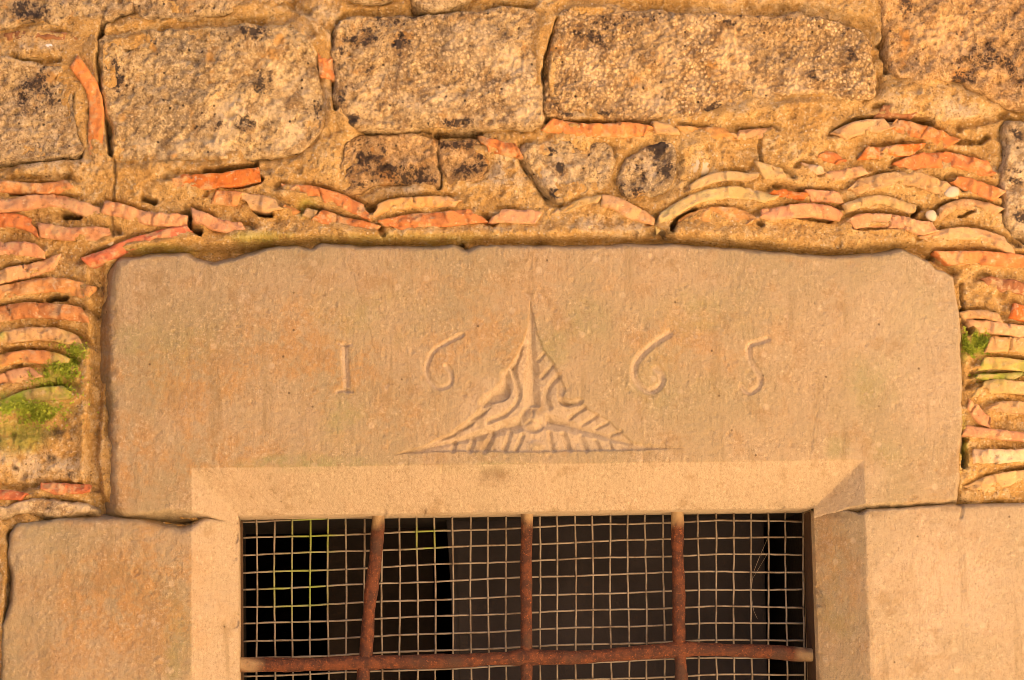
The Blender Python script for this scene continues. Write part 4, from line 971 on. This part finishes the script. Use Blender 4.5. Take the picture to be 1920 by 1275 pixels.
WD = .150
screen = empty('wire_screen', (gx, WD, V_SILL), 'woven square wire mesh behind the rusty bars', 'wire screen')
VX = [449, 481.4, 515, 548, 581.5, 615, 648.6, 683, 716, 749, 782.5, 815.6, 849, 882.6, 915.5, 948.5, 980, 1012.6, 1044.5, 1079, 1111, 1144.6, 1178, 1211, 1244.5, 1277, 1309.5, 1343, 1375.8, 1408.5, 1441, 1474, 1507]
HXs = [450, 560, 666, 882, 1100, 1344, 1510]
HY0 = [978.7, 1009, 1040.4, 1074.7, 1105.3, 1138.9, 1170, 1203.8, 1235, 1268]
HY3 = [962, 993.6, 1024.7, 1055.8, 1087, 1121.5, 1153, 1185.7, 1217, 1252]
HY5 = [945, 976.5, 1008, 1039.6, 1070.7, 1106, 1137, 1168.6, 1200.5, 1233]
HY6 = [945, 977, 1008, 1039.7, 1074, 1104.6, 1139, 1168, 1200, 1232]
for k in range(1, 12):
    for arr in (HY0, HY3, HY5, HY6): arr.append(arr[-1] + 32.3)
rw = np.random.RandomState(8)
gspots = [(560, 1100, 70), (800, 1010, 40), (590, 1000, 60)]
def wire(path, name='wire'):
    mb = MB().tube(path, .0019, 6)
    v = np.array(mb.v); g = np.zeros(len(v))
    for x, y, r in gspots:
        c = P(x, y, WD); g = np.maximum(g, sstep(r * MM * 1.2, r * MM * .3, np.hypot(v[:, 0] - c[0], v[:, 2] - c[1])))
    mesh_obj(name, v, mb.f, M_WIRE, screen, {'green': g})
def hrow(j, x):
    ys = [HY0[j], HY0[j] + (HY3[j] - HY0[j]) * .22, HY0[j] + (HY3[j] - HY0[j]) * .48, HY3[j], (HY3[j] + HY5[j]) / 2 - .5, HY5[j], HY6[j]]
    return np.interp(x, HXs, ys)
NR = len(HY0)
for i, x in enumerate(VX):
    pts = []
    ph = rw.rand() * 6
    for j in range(-1, NR * 2):
        y = 940 + j * 16.15
        lean = (y - 1100) * (.006 + .022 * (x - 450) / 1070.0) * .35
        xx = x + lean + 1.0 * math.sin(y / 61 + ph) + rw.uniform(-.35, .35)
        if y > 945: 
            u_, v_ = P(xx, y, WD)
            pts.append((u_, WD + .0021 * math.cos(math.pi * ((y - hrow(0, x)) / 32.3 + i)), v_))
    wire(pts)
for j in range(NR):
    pts = []
    ph = rw.rand() * 6
    for q in range(2 * len(VX) - 1):
        i = q / 2.0
        x = np.interp(i, range(len(VX)), VX)
        y = hrow(j, x) + .8 * math.sin(x / 47 + ph) + rw.uniform(-.35, .35)
        u_, v_ = P(x, y, WD)
        pts.append((u_, WD - .0021 * math.cos(math.pi * (j + i)), v_))
    if pts[0][2] < VT - .004 or j > 0:
        wire(pts)
fx0, fx1 = P(1513, 1100, WD)[0], UR - .001
MB().box(fx0, fx1, WD - .075, WD + .01, V_SILL + .01, VT - .004).build('reveal_strip', M_WOOD, screen, label='dark brown strip standing in for the shaded reveal right of the mesh')  # shade of the right reveal and its iron, painted as a dark strip
MB().box(UL + .001, UL + .005, WD - .010, WD + .012, V_SILL + .01, VT - .004).build('reveal_strip', M_WOOD, screen)

# cobweb threads by the right-hand bar
web = MB()
for a, b in (((1441, 1005), (1412, 1075)), ((1412, 1075), (1410, 1125)), ((1441, 1035), (1408, 1090)), ((1430, 1030), (1414, 1070)), ((1410, 1125), (1420, 1160))):
    p, q = P(*a, WD - .004), P(*b, WD - .004)
    web.tube([(p[0], WD - .004, p[1]), ((p[0] + q[0]) / 2 - .002, WD - .005, (p[1] + q[1]) / 2 - .003), (q[0], WD - .004, q[1])], .00035, 4)
web.build('cobweb', M_WIRE, None, label='torn cobweb threads on the mesh right of the third upright bar', cat='cobweb')

# ------------------------------------------------------------------ moss
def moss(label, spots, n, seed):
    rs = np.random.RandomState(seed); vs = []; fs = []
    tot = sum(s[4] for s in spots)
    for x, y, rx, ry, wgt in spots:
        for k in range(int(n * wgt / tot)):
            g, q = rs.rand() * 2 * math.pi, abs(rs.randn()) * .55
            cu, cv = P(x + math.cos(g) * q * rx, y + math.sin(g) * q * ry)
            if vn(np.array([cu]), np.array([cv]), .008, seed)[0] < -.15: continue
            h = mortar_h(cu, cv) + rs.uniform(.000, .004) + (s_h.get((x, y), 0))
            a = rs.uniform(.0018, .0044); dr = rs.randn(3); dr[1] = -abs(dr[1]) - .3; dr /= np.linalg.norm(dr)
            sd_ = np.cross(dr, rs.randn(3)); sd_ /= np.linalg.norm(sd_)
            p = np.array([cu, -h, cv]); b = len(vs)
            vs += [p - sd_ * a * .45, p + sd_ * a * .45, p + dr * a + sd_ * a * .3, p + dr * a - sd_ * a * .3]
            fs.append([b, b + 1, b + 2, b + 3])
    mesh_obj('moss', np.array(vs), np.array(fs), M_MOSS, None, smooth=False, label=label, cat='moss', kind='stuff')
s_h = {(60, 766): .012}
moss('bright green moss on the tile shards at the left edge of the wall', [(122, 685, 34, 46, 1.6), (104, 710, 46, 22, 1.4), (60, 766, 80, 16, 1.0), (74, 778, 56, 24, 1.4), (142, 660, 22, 28, .7), (100, 735, 50, 10, .6)], 9000, 1)
moss('green moss tuft on the mortar right of the lintel', [(1830, 642, 20, 22, 1.6), (1822, 655, 12, 14, .6), (1868, 706, 36, 9, 1.3), (1808, 640, 4, 24, .5), (1846, 648, 16, 14, .5)], 6000, 2)

# ------------------------------------------------------------------ houses round the court (unseen, added to shade and reflect the light)
def house(name, x0, x1, y0, y1, h, label, face, wins, mat=M_PLASTER):
    hs = empty(name, ((x0 + x1) / 2, (y0 + y1) / 2, 0), label, 'house')
    MB().box(x0, x1, y0, y1, 0, h).build('wall', mat, hs)
    MB().box(x0 - .4, x1 + .4, y0 - .4, y1 + .4, h + .002, h + .16).build('roof', M_ROOF, hs)
    for (a, z0, ww, hh) in wins:
        if face == '-x': MB().box(x0 - .03, x0 + .05, a, a + ww, z0, z0 + hh).build('window', M_WOOD, hs)
        if face == '+x': MB().box(x1 - .05, x1 + .03, a, a + ww, z0, z0 + hh).build('window', M_WOOD, hs)
        if face == '+y': MB().box(a, a + ww, y1 - .05, y1 + .03, z0, z0 + hh).build('window', M_WOOD, hs)
    return hs
house('light_bounce_house', 3.2, 9, -9.0, 4, 6.2, 'ochre plastered house added unseen on the right to bounce sunlight', '-x', [(-6.5, 0.02, 1.0, 2.1), (-8.2, 3.4, .9, 1.3), (-5.0, 3.4, .9, 1.3)])
house('sun_block_house', -11.5, -5.62, -12, 4, 6.2, 'house added unseen on the left to keep light off that side', '+x', [(-6.5, .02, 1.0, 2.1), (-4.0, 2.6, .9, 1.3)])
house('sky_block_house', -9, 9, -18, -12.5, 7.0, 'long house added unseen opposite to block the low sky', '+y', [(-4, .02, 1.1, 2.2), (1.5, 1.0, 1.0, 1.3), (-5, 4, 1.0, 1.3), (2, 4, 1.0, 1.3)])
